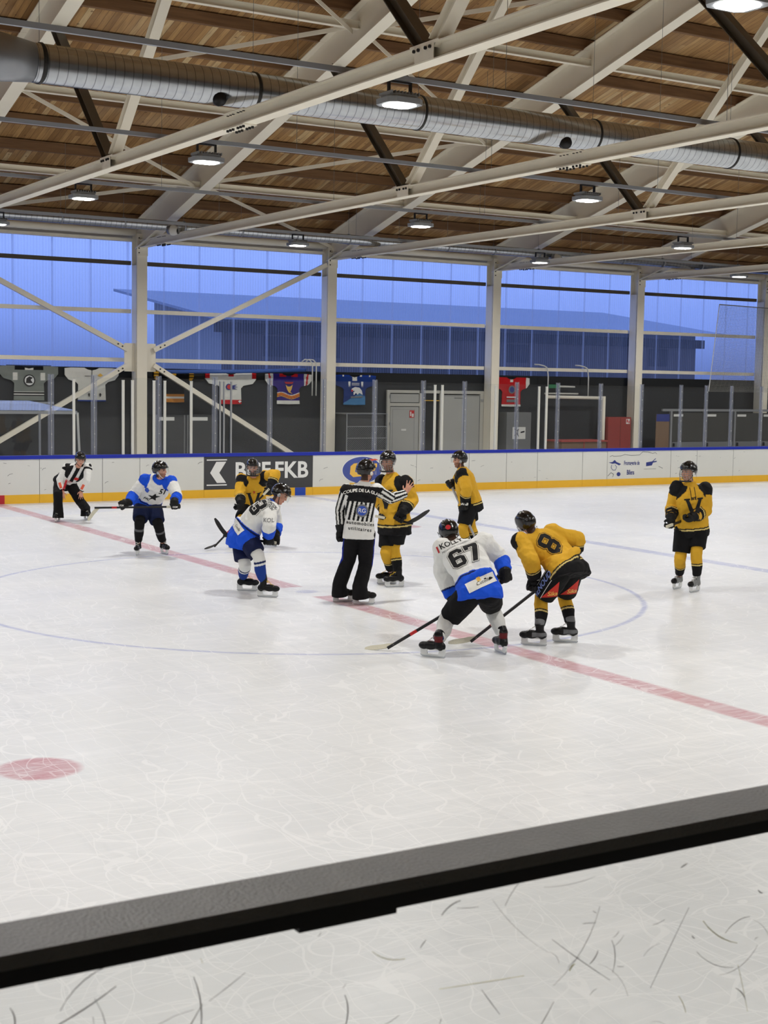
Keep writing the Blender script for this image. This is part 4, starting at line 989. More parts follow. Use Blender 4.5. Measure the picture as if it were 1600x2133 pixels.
MB().box(-13, -2, -14.925, -14.79, 1.925, 1.95).build('top_cap', 'rail_top', nr)
MB().box(-13, -2, -14.915, -14.85, 1.893, 1.925).build('gasket', 'gasket', nr)
MB().box(-7.97, -7.77, -14.913, -14.886, 1.883, 1.893).build('gasket_tail', 'gasket', nr)
tag(nr, 'grey metal rail with black rubber gasket slanting across the bottom of the photo', 'rail')
cl_ = empty('glass_clamp', (-6.7, -14.9, 1.8)); MB().prism([(-6.63, 1.83), (-6.3, 1.87), (-6.3, 1.6), (-6.66, 1.76)], (0, -14.9, 0), U, Z, .02).build('plate', 'locker_grey', cl_)
tag(cl_, 'dark grey clamp plate under the rail at the right edge of the photo', 'clamp')
struct('wall_near_boards', MB().box(-30, 30, -14.95, -14.63, 0, 1.07), 'board_white').name = 'wall_boards_near'
POSE = {
 'LM': dict(base=(0.285, 10.445, 0.0), f=[(-0.325, -0.085), (0.325, 0.085)], Q={'pel': (-0.099, 0.2, 0.771), 'chest': (0.026, -0.063, 0.956), 'neck': (0.033, -0.277, 1.083), 'head': (0.039, -0.374, 1.239), 'shR': (-0.113, -0.049, 1.072), 'shL': (0.209, -0.36, 1.085), 'elR': (-0.249, 0.007, 0.82), 'elL': (0.135, -0.483, 0.835), 'wrR': (-0.224, -0.113, 0.597), 'wrL': (0.062, -0.356, 0.626), 'haR': (-0.226, -0.118, 0.491), 'haL': (0.052, -0.361, 0.522), 'hipR': (-0.195, 0.176, 0.727), 'hipL': (0.007, 0.136, 0.744), 'knR': (-0.308, -0.073, 0.413), 'knL': (0.088, -0.146, 0.438), 'anR': (-0.254, 0.124, 0.086), 'anL': (0.232, -0.042, 0.101)}),
 'P51': dict(base=(-0.36, 4.695, 0.0), f=[(-0.22, 0.025), (0.22, -0.025)], Q={'pel': (0.041, 0.267, 0.828), 'chest': (0.068, 0.006, 1.074), 'neck': (0.059, -0.199, 1.243), 'head': (0.049, -0.263, 1.378), 'shR': (-0.099, 0.001, 1.202), 'shL': (0.232, -0.257, 1.181), 'elR': (-0.234, 0.125, 0.983), 'elL': (0.259, -0.454, 0.991), 'wrR': (-0.398, -0.025, 0.858), 'wrL': (0.131, -0.638, 0.886), 'haR': (-0.497, 0.01, 0.815), 'haL': (0.178, -0.583, 0.821), 'hipR': (-0.052, 0.242, 0.77), 'hipL': (0.103, 0.172, 0.779), 'knR': (-0.214, -0.042, 0.511), 'knL': (0.045, -0.16, 0.53), 'anR': (-0.209, 0.07, 0.14), 'anL': (0.155, -0.13, 0.16)}),
 'Y9': dict(base=(1.635, 5.025, 0.0), f=[(-0.365, 0.075), (0.365, -0.075)], Q={'pel': (0.061, 0.138, 0.72), 'chest': (-0.007, 0.06, 1.015), 'neck': (-0.045, -0.09, 1.183), 'head': (-0.089, -0.122, 1.365), 'shR': (-0.197, 0.061, 1.144), 'shL': (0.145, -0.146, 1.208), 'elR': (-0.292, -0.056, 0.911), 'elL': (0.191, -0.422, 1.263), 'wrR': (-0.367, -0.264, 0.795), 'wrL': (0.069, -0.501, 1.06), 'haR': (-0.38, -0.206, 0.718), 'haL': (0.045, -0.468, 0.971), 'hipR': (-0.038, 0.14, 0.657), 'hipL': (0.124, 0.042, 0.66), 'knR': (-0.303, -0.058, 0.402), 'knL': (0.119, -0.306, 0.428), 'anR': (-0.287, 0.198, 0.115), 'anL': (0.313, -0.142, 0.139)}),
 'P3': dict(base=(-0.71, 0.08, 0.0), f=[(0.0, 0.31), (0.0, -0.31)], Q={'pel': (-0.154, 0.116, 0.828), 'chest': (-0.017, -0.067, 1.059), 'neck': (0.173, -0.104, 1.207), 'head': (0.253, -0.153, 1.33), 'shR': (0.069, -0.228, 1.144), 'shL': (0.238, 0.067, 1.153), 'elR': (-0.042, -0.412, 0.954), 'elL': (0.351, 0.156, 0.904), 'wrR': (0.051, -0.229, 0.803), 'wrL': (0.236, -0.044, 0.796), 'haR': (0.071, -0.19, 0.72), 'haL': (0.2, -0.102, 0.731), 'hipR': (-0.179, -0.009, 0.796), 'hipL': (-0.138, 0.224, 0.784), 'knR': (-0.1, -0.249, 0.466), 'knL': (-0.204, -0.029, 0.465), 'anR': (0.039, -0.082, 0.15), 'anL': (-0.095, 0.214, 0.187)}),
 'REF': dict(base=(0.06, -1.155, 0.0), f=[(-0.07, 0.145), (0.07, -0.145)], Q={'pel': (0.051, -0.031, 0.942), 'chest': (0.069, -0.015, 1.293), 'neck': (0.122, -0.027, 1.545), 'head': (0.156, -0.013, 1.698), 'shL': (-0.082, 0.073, 1.457), 'shR': (0.26, -0.098, 1.473), 'elL': (-0.107, 0.183, 1.195), 'elR': (0.504, -0.056, 1.345), 'wrL': (-0.119, 0.13, 0.946), 'wrR': (0.74, -0.051, 1.408), 'haL': (-0.108, 0.135, 0.852), 'haR': (0.789, -0.087, 1.515), 'hipL': (-0.016, 0.01, 0.898), 'hipR': (0.131, -0.079, 0.901), 'knL': (-0.007, 0.153, 0.508), 'knR': (0.185, 0.014, 0.502), 'anL': (-0.098, 0.069, 0.143), 'anR': (0.115, -0.032, 0.112)}),
 'Y5': dict(base=(1.335, 0.015, 0.0), f=[(0.025, 0.145), (-0.025, -0.145)], Q={'pel': (0.034, -0.02, 0.934), 'chest': (0.026, -0.019, 1.285), 'neck': (-0.016, 0.009, 1.551), 'head': (-0.069, 0.018, 1.739), 'shR': (-0.045, 0.191, 1.452), 'shL': (0.099, -0.2, 1.495), 'elR': (-0.061, 0.25, 1.168), 'elL': (0.178, -0.236, 1.218), 'wrR': (-0.053, 0.041, 1.025), 'wrL': (-0.014, -0.316, 1.072), 'haR': (-0.121, 0.012, 0.968), 'haL': (-0.048, -0.281, 0.989), 'hipR': (0.019, 0.082, 0.871), 'hipL': (0.038, -0.117, 0.888), 'knR': (-0.12, -0.062, 0.512), 'knL': (0.017, -0.078, 0.488), 'anR': (0.029, 0.052, 0.175), 'anL': (0.133, -0.003, 0.134)}),
 'Y17': dict(base=(4.345, 2.49, 0.0), f=[(-0.055, 0.06), (0.055, -0.06)], Q={'pel': (0.008, -0.005, 0.898), 'chest': (-0.1, -0.021, 1.205), 'neck': (-0.11, 0.067, 1.428), 'head': (-0.153, 0.093, 1.578), 'shL': (-0.214, -0.104, 1.346), 'shR': (-0.003, 0.235, 1.336), 'elL': (-0.262, -0.296, 1.138), 'elR': (-0.004, 0.437, 1.136), 'wrL': (-0.208, -0.164, 0.927), 'wrR': (-0.176, 0.258, 1.194), 'haL': (-0.231, -0.176, 0.835), 'haR': (-0.26, 0.217, 1.175), 'hipL': (-0.048, -0.088, 0.867), 'hipR': (0.052, 0.085, 0.85), 'knL': (-0.187, -0.12, 0.475), 'knR': (0.029, -0.063, 0.463), 'anL': (-0.061, 0.049, 0.156), 'anR': (0.165, 0.096, 0.142)}),
 'P67': dict(base=(-0.62, -4.745, 0.0), f=[(-0.39, 0.055), (0.39, -0.055)], Q={'pel': (0.065, -0.098, 0.734), 'chest': (0.115, 0.196, 0.95), 'neck': (0.115, 0.421, 1.121), 'head': (0.124, 0.568, 1.22), 'shL': (-0.036, 0.443, 1.079), 'shR': (0.333, 0.196, 1.155), 'elL': (0.019, 0.535, 0.821), 'elR': (0.551, 0.203, 0.973), 'wrL': (0.085, 0.42, 0.545), 'wrR': (0.462, -0.004, 0.852), 'haL': (0.133, 0.359, 0.441), 'haR': (0.5, 0.038, 0.778), 'hipL': (-0.011, -0.052, 0.662), 'hipR': (0.144, -0.145, 0.675), 'knL': (-0.043, 0.269, 0.394), 'knR': (0.385, 0.054, 0.396), 'anL': (-0.287, 0.12, 0.138), 'anR': (0.245, -0.237, 0.19)}),
 'P8': dict(base=(0.57, -4.615, 0.0), f=[(-0.22, -0.005), (0.22, 0.005)], Q={'pel': (0.11, -0.125, 0.89), 'chest': (0.108, 0.178, 0.994), 'neck': (-0.056, 0.267, 1.185), 'head': (-0.092, 0.347, 1.296), 'shL': (-0.244, 0.241, 1.11), 'shR': (0.188, 0.237, 1.189), 'elL': (-0.276, 0.016, 0.935), 'elR': (0.448, 0.126, 1.124), 'wrL': (-0.15, 0.105, 0.733), 'wrR': (0.323, -0.061, 1.01), 'haL': (-0.184, 0.105, 0.565), 'haR': (0.254, -0.019, 0.876), 'hipL': (0.005, -0.143, 0.824), 'hipR': (0.196, -0.095, 0.818), 'knL': (-0.052, 0.085, 0.49), 'knR': (0.292, 0.105, 0.465), 'anL': (0.019, 0.216, 0.143), 'anR': (0.14, -0.15, 0.223)}),
 'PV': dict(base=(4.895, -2.11, 0.0), f=[(0.005, 0.18), (-0.005, -0.18)], Q={'pel': (0.064, -0.003, 0.943), 'chest': (-0.001, -0.056, 1.26), 'neck': (-0.018, -0.024, 1.499), 'head': (-0.047, -0.018, 1.66), 'shR': (-0.158, 0.072, 1.429), 'shL': (0.169, -0.125, 1.421), 'elR': (-0.161, 0.165, 1.161), 'elL': (0.138, -0.189, 1.139), 'wrR': (-0.319, 0.004, 1.041), 'wrL': (-0.103, -0.226, 1.062), 'haR': (-0.335, -0.002, 0.939), 'haL': (-0.186, -0.16, 1.028), 'hipR': (-0.022, 0.037, 0.888), 'hipL': (0.133, -0.057, 0.885), 'knR': (-0.169, -0.052, 0.509), 'knL': (0.029, -0.167, 0.497), 'anR': (-0.06, 0.066, 0.16), 'anL': (0.133, -0.057, 0.144)}),
}
# ------------------------------------------------------------------ people
FW = V((.517, .856, 0)); RT = V((.856, -.517, 0)); UP = V((0, 0, 1))
SK = lin(206, 152, 128); SKD = lin(178, 122, 100); LIP = lin(168, 96, 88); EYE = lin(40, 32, 30); BRD = lin(66, 46, 36); STB = lin(150, 108, 88)
def hdir(r, f, z=0): return (RT*r+FW*f+UP*z).normalized()
def frame3(up, front):
    up = up.normalized(); side = front.cross(up).normalized(); return side, up.cross(side).normalized(), up   # side = right hand of a figure facing 'front'
def hand_fingers(mb, w, d, side, palm, curl, spread, s=1.0, thumb=1):
    """bare hand from wrist w along d; side = thumb side; palm = palm normal"""
    d, side, palm = d.normalized(), side.normalized(), palm.normalized()
    mb.cap(w-d*.03, w+d*.02, .026*s, .026*s, 10)
    mb.ell(w+d*.055, (side*.040*s, palm*.015*s, d*.052*s), 14, 9)
    L = (.072, .080, .074, .058)
    for i in range(4):
        off = (.030-.0195*i)*s; k = w+d*(.095-abs(i-1.2)*.004)+side*off
        fd = (d+side*spread*(1.2-i)*.35).normalized()
        a = k+fd*L[i]*.45-palm*0+palm*curl*.012; b = a+(fd*(1-curl*.7)+palm*curl).normalized()*L[i]*.32; c = b+(fd*(1-curl*1.2)+palm*curl*1.2).normalized()*L[i]*.25
        mb.cap(k-d*.02, a, .0092, .0088, 8); mb.cap(a, b, .0088, .0080, 8); mb.cap(b, c, .0080, .0070, 8)
    t0 = w+d*.03+side*.03; t1 = t0+(side*.9+d*.5+palm*.2).normalized()*.036; t2 = t1+(d*.85+side*.3+palm*.3).normalized()*.032
    mb.cap(t0, t1, .014, .011, 8); mb.cap(t1, t2, .011, .009, 8)
def head_geo(mb, c, side, fr, up, jaw=1.0):
    mb.ell(c+up*.025-fr*.008, (side*.077, fr*.096, up*.105), 20, 14)
    mb.ell(c-up*.045+fr*.018, (side*.058, fr*.068, up*.075), 18, 12)
    mb.ell(c-up*.098+fr*.052, (side*.03, fr*.028, up*.022), 12, 8)
    mb.ell(c-up*.006+fr*.088, (side*.012, fr*.018, up*.026), 10, 8); mb.ell(c-up*.026+fr*.098, (side*.016, fr*.014, up*.011), 10, 8)
    mb.ell(c+up*.026+fr*.082, (side*.05, fr*.014, up*.010), 12, 8)
    mb.ell(c-up*.062+fr*.082, (side*.026, fr*.010, up*.008), 12, 8)
    for s in (-1, 1):
        mb.ell(c-up*.005+side*s*.078-fr*.008, (side*.012, fr*.02, up*.032), 10, 8)
        mb.ell(c-up*.03+side*s*.045+fr*.055, (side*.024, fr*.024, up*.024), 10, 8)
def body(P, T):
    """one continuous body surface; T holds local joint vectors"""
    c = T
    mb = MB(); sd, fr, up = c['torso']
    hs, hf, hu = c['headf']
    mb.ell(c['pel'], (sd*.13, fr*.1, up*.1), 16, 10)
    mb.cap(c['pel'], c['chest'], .095, .095); mb.ell(c['chest'].lerp(c['neck'], .35), (sd*.15, fr*.09, up*.11), 16, 10)
    mb.cap(c['neck']-up*.03, c['head']-hu*.04, .06, .055)
    head_geo(mb, c['head'], hs, hf, hu)
    for s in 'LR':
        sh, el, wr, ha = (c[k+s] for k in ('sh', 'el', 'wr', 'ha'))
        mb.cap(c['chest'].lerp(c['neck'], .6), sh, .06, .055); mb.cap(sh, el, .052, .042); mb.cap(el, wr, .042, .028)
        bare = P.get('bare'+s)
        if bare: hand_fingers(mb, wr, *bare)
        else:
            d = (ha-wr).normalized(); mb.cap(wr, wr+d*.05, .027, .02)
        hp, kn, an = c['hip'+s], c['kn'+s], c['an'+s]
        mb.cap(hp, kn, .08, .055); mb.cap(kn, an, .053, .036)
    me = remesh(mb.mesh('body'), .0065 if P.get('bareL') or P.get('bareR') else .008, 3, .5)
    H = c['head']; beard = P.get('beard', 0)
    def col(p):
        q = p-H; x, y, z = q.dot(hs), q.dot(hf), q.dot(hu)
        if abs(x) < .11 and -.13 < z < .14 and -.12 < y < .14:
            if z > .075 or (y < -.02 and z > -.05) or (y < -.015 and z > -.11): return BRD
            if abs(abs(x)-.03) < .013 and abs(z-.008) < .007 and y > .05: return EYE
            if abs(abs(x)-.032) < .018 and abs(z-.03) < .005 and y > .05: return BRD
            if abs(x) < .024 and abs(z+.061) < .007 and y > .05: return LIP
            if beard and z < -.035 and y > .0 and not (abs(x) < .02 and z > -.05): return BRD if beard > 1 else STB
        return SK
    paint(me, col)
    return me
def ring_loft(mb, rings):
    """rings: (centre, side vec*rx, front vec*ry)"""
    n = 24; b = len(mb.v)
    for c, a, f in rings:
        for k in range(n):
            t = 2*math.pi*k/n; ct, st = math.cos(t), math.sin(t)
            e = .82
            mb.v.append(c+a*(abs(ct)**e*(1 if ct > 0 else -1))+f*(abs(st)**e*(1 if st > 0 else -1)))
    for i in range(len(rings)-1):
        for k in range(n): mb.f.append((b+i*n+k, b+i*n+(k+1) % n, b+(i+1)*n+(k+1) % n, b+(i+1)*n+k))
    mb.f.append(tuple(b+k for k in reversed(range(n)))); mb.f.append(tuple(b+(len(rings)-1)*n+k for k in range(n)))
def seg_t(p, a, b):
    d = b-a; t = (p-a).dot(d)/d.length_squared; return t, (p-(a+d*max(0, min(1, t)))).length
def wrinkle(me, amp, sc, dirv=None, seed=0):
    N = [v.normal.copy() for v in me.vertices]
    for v, nn in zip(me.vertices, N):
        p = v.co*sc+V((seed, 0, 0)); n = noise.noise(p)+.5*noise.noise(p*2.1); r = 1-abs(n)*2
        v.co += nn*amp*r
def jersey(P, c):
    slim = P.get('slim', 0); sd, fr, up = c['torso']; pel, ch, nk = c['pel'], c['chest'], c['neck']
    g = .86 if slim else 1.0
    hs = (c['hipR']-c['hipL']); hs = (hs-up*hs.dot(up)).normalized() if hs.length > .01 else sd
    lo = (pel-ch).normalized().lerp(-UP, P.get('droop', .3)).normalized(); hem = pel+lo*P.get('hem', .12)
    hsd = hs.lerp(sd, .3).normalized(); hsd = (hsd-lo*hsd.dot(lo)).normalized(); hfr = lo.cross(hsd).normalized()
    if hfr.dot(fr) < 0: hfr = -hfr
    mb = MB()
    k1 = ch.lerp(nk, .45)
    ring_loft(mb, [(hem, hsd*.24*g, hfr*.2*g), (pel.lerp(hem, .3), hsd*.235*g, hfr*.2*g), (pel.lerp(ch, .45), hsd*.21*g, hfr*.175*g), (ch, sd*.225*g, fr*.17*g), (k1, sd*.22*g, fr*.155*g), (ch.lerp(nk, .8), sd*.16*g, fr*.11*g), (nk, sd*.085, fr*.08), (nk+up*.025, sd*.07, fr*.07)])
    if P.get('droop'):
        mb.ell(pel, (sd*.205, fr*.178, UP*.14), 18, 12)
        if P.get('lowhip'):
            for s in 'LR': mb.ell(c['hip'+s].lerp(c['kn'+s], .14), (hsd*.165, V((0, 0, 1)).cross(hsd)*.17, UP*.16), 18, 12)
        for s in 'LR': mb.ell(c['hip'+s].lerp(pel, .2)+UP*.03, (hsd*.152, V((0, 0, 1)).cross(hsd)*.155, UP*.125), 18, 12)
    for s in 'LR':
        sh, el, wr = c['sh'+s], c['el'+s], c['wr'+s]
        r = (.08, .066, .055) if slim else (.098, .088, .072)
        mb.cap(k1, sh, r[0]*1.05, r[0]); mb.cap(sh, el, r[0], r[1]); mb.tube([el, el.lerp(wr, .5), wr.lerp(el, .06)], [r[1], (r[1]+r[2])/2*1.05, r[2]], 16); mb.sph(el, r[1])
        if not slim: mb.sph(sh+up*.012, .104)
    me = remesh(mb.mesh('jersey'), .0085, 5, .5)
    wrinkle(me, .011 if not slim else .007, 7.0, seed=P['seed'])
    def info(p):
        best = ('T', 0, 9)
        tt, d = seg_t(p, hem, nk); best = ('T', tt, d/.2)
        for s in 'LR':
            t, d = seg_t(p, c['sh'+s], c['el'+s]); 
            if t > .12 and d/.1 < best[2]: best = ('S'+s, min(t, 1)*.5, d/.1)
            t2, d2 = seg_t(p, c['el'+s], c['wr'+s])
            if t2 > 0 and d2/.09 < best[2]: best = ('S'+s, .5+min(t2, 1)*.5, d2/.09)
        return best
    cf = P['jcol']
    def col(p):
        k, t, d = info(p); q = p-ch.lerp(nk, .5)
        dsh = min((p-c['shL']).length, (p-c['shR']).length)
        return cf(k, t, q.dot(sd), q.dot(fr), p, dsh, c)
    paint(me, col)
    return me, hem
def shorts(P, c):
    mb = MB(); sd, fr, up = c['torso']; pel = c['pel']
    long = P.get('trousers')
    if long:
        mb.ell(pel+V((0, 0, 0)), (sd*.165, fr*.14, UP*.15), 18, 12)
        for s in 'LR':
            hp, kn, an = c['hip'+s], c['kn'+s], c['an'+s]; end = c['foot'+s]-c['fd'][s]*.04+UP*.075
            mb.tube([hp, hp.lerp(kn, .5), kn, kn.lerp(an+UP*.06, .5), an+UP*.06, end], [.115, .105, .09, .09, .092, .108], 18); mb.sph(hp, .12)
        me = remesh(mb.mesh('trousers'), .009, 4, .5); wrinkle(me, .006, 6, seed=P['seed']+3)
    else:
        mb.ell(pel, (sd*.185, fr*.155, up*.12), 18, 12)
        for s in 'LR':
            hp, kn = c['hip'+s], c['kn'+s]; e = P.get('sl', .86)
            mb.tube([hp, hp.lerp(kn, .4), hp.lerp(kn, e)], [.135, .135, .122], 20); mb.sph(hp, .135)
        me = remesh(mb.mesh('shorts'), .009, 3, .5); wrinkle(me, .004, 6, seed=P['seed']+3)
    cf = P['pcol']
    def col(p):
        sL, dL = seg_t(p, c['hipL'], c['knL']); sR, dR = seg_t(p, c['hipR'], c['knR'])
        s = 'L' if dL < dR else 'R'; t = sL if s == 'L' else sR
        sf = sd if s == 'R' else -sd
        q = p-c['hip'+s]; ax = (c['kn'+s]-c['hip'+s]).normalized(); q = q-ax*q.dot(ax)
        return cf(s, t, q.dot(sf), q.dot(fr), p)
    paint(me, col); return me
def sock(P, c, s, fdir):
    kn, an = c['kn'+s], c['an'+s]; hp = c['hip'+s]
    mb = MB(); top = kn.lerp(hp, .22); 
    shin = (an-kn).normalized(); fwd = (fdir-shin*fdir.dot(shin)).normalized()
    k = P.get('sockw', 1)
    mb.tube([top, kn+fwd*.012, kn.lerp(an, .22)+fwd*.012, kn.lerp(an, .5)-fwd*.004, kn.lerp(an, .8), an+UP*.06], [.08*k, .082*k, .078*k, .075*k, .060*k, .055*k], 18)
    me = remesh(mb.mesh('sock'), .0075, 3, .5); wrinkle(me, .003, 9, seed=P['seed']+5)
    cf = P['scol']
    paint(me, lambda p: cf(seg_t(p, kn, an)[0]))
    return me
def skate(P, c, s, fdir, parent):
    f = c['foot'+s]; d = V((fdir.x, fdir.y, 0)).normalized(); r = d.cross(UP).normalized(); o = f-d*.0
    at = lambda x, y, z: o+d*x+r*y+UP*z
    mb = MB()
    mb.ell(at(.105, 0, .118), (d*.062, r*.045, UP*.042), 14, 10); mb.ell(at(.03, 0, .125), (d*.09, r*.043, UP*.05), 14, 10)
    mb.ell(at(-.085, 0, .122), (d*.055, r*.037, UP*.05), 14, 10); mb.tube([at(-.07, 0, .1), at(-.06, 0, .18), at(-.055, 0, .235)], [.05, .045, .052], 16)
    an = c['an'+s]; top = at(-.055, 0, .225); lean = (c['kn'+s]-top).normalized()
    mb.tube([top, top+lean*.06], [.052, .056], 16)
    mb.ell(top+lean*.075+d*.045, (r*.032, d*.012, lean*.05), 12, 8)
    mb.box(0, 0, 0, 0, 0, 0) if False else None
    me = remesh(mb.mesh('skate'), .006, 3, .5)
    bc = P['boot']
    def col(p):
        q = p-o; x, z = q.dot(d), q.z
        return bc(x, z)
    paint(me, col)
    sk = link('skate', me, 'boot_attr', parent)
    pf = [(-.145, .085), (-.14, .03), (-.125, .018), (.13, .018), (.15, .035), (.155, .06), (.14, .09), (.1, .082), (.075, .04), (-.03, .036), (-.06, .042), (-.075, .085)]
    pts = [(x, z-.0) for x, z in pf]
    up_hole = [(-.075, .085), (-.06, .042), (-.03, .036), (.075, .04), (.1, .082)]
    def at2(mb2, poly_, t): return mb2.prism(poly_, o+V((0, 0, 0)), d, UP, t)
    h = MB()
    at2(h, [(-.135, .085), (-.138, .04), (-.128, .02), (-.075, .02), (-.058, .034), (-.068, .06), (-.06, .085)], .02)
    at2(h, [(.06, .085), (.072, .06), (.062, .034), (.08, .02), (.125, .02), (.142, .038), (.138, .085)], .02)
    at2(h, [(-.078, .02), (.082, .02), (.066, .034), (-.06, .034)], .013); at2(h, [(-.14, .08), (.145, .08), (.14, .094), (-.135, .094)], .036)
    h.build('blade_holder', 'holder_white', sk)
    b = MB(); at2(b, [(-.14, .012), (-.125, .0), (.118, .0), (.14, .012), (.148, .026), (.138, .028), (.12, .022), (-.12, .022), (-.14, .022)], .005); b.build('blade', 'blade_steel', sk)
    lm = MB()
    for i in range(6):
        x = .085-.02*i; z = .153+.0125*i; a = 1 if i % 2 else -1
        lm.cap(at(x, -.02*a, z), at(x-.01, .02*a, z+.01), .004, .004, 6)
    lm.cap(at(-.02, .01, .225), at(.01, .035, .2), .004, .004, 6); lm.cap(at(-.02, -.01, .225), at(.015, -.03, .205), .004, .004, 6)
    lm.build('laces', P.get('lace', 'lace_white'), sk, smooth=True)
def glove(P, c, s, sdir, parent):
    wr, ha, el = c['wr'+s], c['ha'+s], c['el'+s]; d = (ha-wr).normalized()
    ax = (sdir-d*sdir.dot(d)); ax = ax.normalized() if ax.length > .05 else d.orthogonal().normalized()
    n = d.cross(ax).normalized()
    gs = c.get('gside'+s)
    if gs is not None and n.dot(gs) < 0: n = -n
    mb = MB(); fa = (wr-el).normalized(); ax = ax*1.18; n = n*1.18; d = d*1.12; G = 1.16
    mb.tube([wr-fa*.06, wr-fa*.0, wr+d*.02], [.078, .068, .056], 16); mb.ell(wr+d*.055-n*.012, (ax*.062, n*.040, d*.066), 16, 10)
    for i in range(4):
        off = ax*(.045-.030*i); k = wr+d*.10+off-n*.012; l = (.9, 1, .97, .82)[i]
        a = k+(d*.7+n*.7)*.036*l; b = a+(n*.95-d*.25)*.03*l; e = b+(-d*.9+n*.1)*.026*l
        mb.cap(k-d*.02, k, .0225, .0225, 10); mb.cap(k, a, .0222, .0212, 10); mb.cap(a, b, .021, .02, 10); mb.cap(b, e, .0195, .017, 10)
    t0 = wr+d*.035+ax*.05; t1 = t0+(ax*.35+d*.5+n*.7).normalized()*.036; t2 = t1+(n*.75-ax*.45+d*.3).normalized()*.032
    mb.cap(t0, t1, .022, .019, 10); mb.cap(t1, t2, .019, .016, 10)
    me = remesh(mb.mesh('glove'), .0058, 2, .5)
    g = link('glove', me, 'glove_black', parent)
    cu = MB(); cu.tube([wr-fa*.068, wr-fa*.012], [.083, .074], 18, cap=False)
    if P.get('cuff'): cu.build('cuff_band', P['cuff'], g, smooth=True)
    return g, BVHTree.FromPolygons([v.co for v in me.vertices], [tuple(p.vertices) for p in me.polygons])
def helmet(P, c, parent):
    H = c['head']; hs, hf, hu = c['headf']; cc = H+hu*.035-hf*.006
    bm = bmesh.new(); bmesh.ops.create_uvsphere(bm, u_segments=44, v_segments=30, radius=1)
    kill = []
    for f in bm.faces:
        m = f.calc_center_median(); x, y, z = m
        lim = -.02 if y > .35 else (-.62 if y < .15 and abs(x) > .45 else (-.55 if y < -.1 else -.1))
        if y > .35: lim = .1
        if z < lim: kill.append(f)
    bmesh.ops.delete(bm, geom=kill, context='FACES')
    def shape(co):
        x, y, z = co; r = 1
        # raised ridges of the shell
        r += .035*max(0, math.cos(x*9))*(1 if z > .3 else 0)
        if abs(abs(x)-.55) < .09 and z > -.1: r += .03
        if y < -.6 and z < .1: r += .03
        return V((x*.106*r, y*.132*r, z*.124*r))
    for v in bm.verts: v.co = shape(v.co)
    ret = bmesh.ops.extrude_face_region(bm, geom=bm.faces[:])
    for v in [g for g in ret['geom'] if isinstance(g, bmesh.types.BMVert)]: v.co *= .93
    for v in bm.verts: v.co = cc+hs*v.co.x+hf*v.co.y+hu*v.co.z
    me = bpy.data.meshes.new('helmet'); bm.to_mesh(me); bm.free()
    for p in me.polygons: p.use_smooth = True
    h = link('helmet', me, 'helmet_black', parent)
    for x in (-.04, .0, .04):
        for y, z in ((.075, .118), (-.02, .145)):
            q = cc+hs*x+hf*y+hu*(z-.022-abs(x)*.25); MB().ell(q, (hs*.007, hf*.02, hu*.006), 8, 6).build('vent', 'black_hole', h, smooth=True)
    ec = P.get('ear', 'alu')
    for s in (-1, 1):
        MB().ell(cc+hs*s*.104-hu*.055+hf*.012, (hs*.008, hf*.022, hu*.026), 12, 8).build('ear_guard', ec, h, smooth=True)
        MB().tube([cc+hs*s*.098-hu*.06+hf*.02, cc+hs*s*.07-hu*.12+hf*.04, cc+hs*s*.0-hu*.165+hf*.045], .005, 6).build('chin_strap', P.get('strap', 'black_metal'), h)
    if P.get('cage'):
        w = MB()
        rad = lambda th, z: cc+hs*math.sin(th)*.112+hf*(math.cos(th)*(.125+.022*max(0, 1-abs(z+.06)/.09))+.0)+hu*z
        for z in (-.0, -.03, -.06, -.09, -.12, -.15):
            w.tube([rad(-1.35+2.7*k/12, z) for k in range(13)], .0026, 5)
        for k in range(9):
            th = -1.2+2.4*k/8; w.tube([rad(th, z) for z in (0, -.03, -.06, -.09, -.12, -.15)], .0024, 5)
        w.build('face_cage', 'wire', h)
        MB().tube([rad(-1.1+2.2*k/8, -.155) for k in range(9)], .012, 8).build('chin_cup', 'black_metal', h)
    else:
        mb = MB(); n = 20; zs = (.012, -.02, -.052, -.078)
        for z in zs:
            for k in range(n+1):
                th = -1.3+2.6*k/n; zz = z if z > -.06 else z+.03*(abs(th)/1.3)**2; mb.v.append(cc+hs*math.sin(th)*.115+hf*math.cos(th)*.142+hu*zz)
        for i in range(3):
            for k in range(n): mb.f.append((i*(n+1)+k, i*(n+1)+k+1, (i+1)*(n+1)+k+1, (i+1)*(n+1)+k))
        me2 = bpy.data.meshes.new('visor'); me2.from_pydata([tuple(p) for p in mb.v], [], mb.f)
        b2 = bmesh.new(); b2.from_mesh(me2); ret = bmesh.ops.extrude_face_region(b2, geom=b2.faces[:])
        for v in [q for q in ret['geom'] if isinstance(q, bmesh.types.BMVert)]: v.co = cc+(v.co-cc)*1.02
        bmesh.ops.recalc_face_normals(b2, faces=b2.faces); b2.to_mesh(me2); b2.free()
        for p in me2.polygons: p.use_smooth = True
        link('visor', me2, 'visor', h)
        MB().tube([cc+hs*math.sin(-1.3+2.6*k/12)*.116+hf*math.cos(-1.3+2.6*k/12)*.143+hu*.014 for k in range(13)], .004, 6).build('visor_rim', 'black_metal', h)
    return h
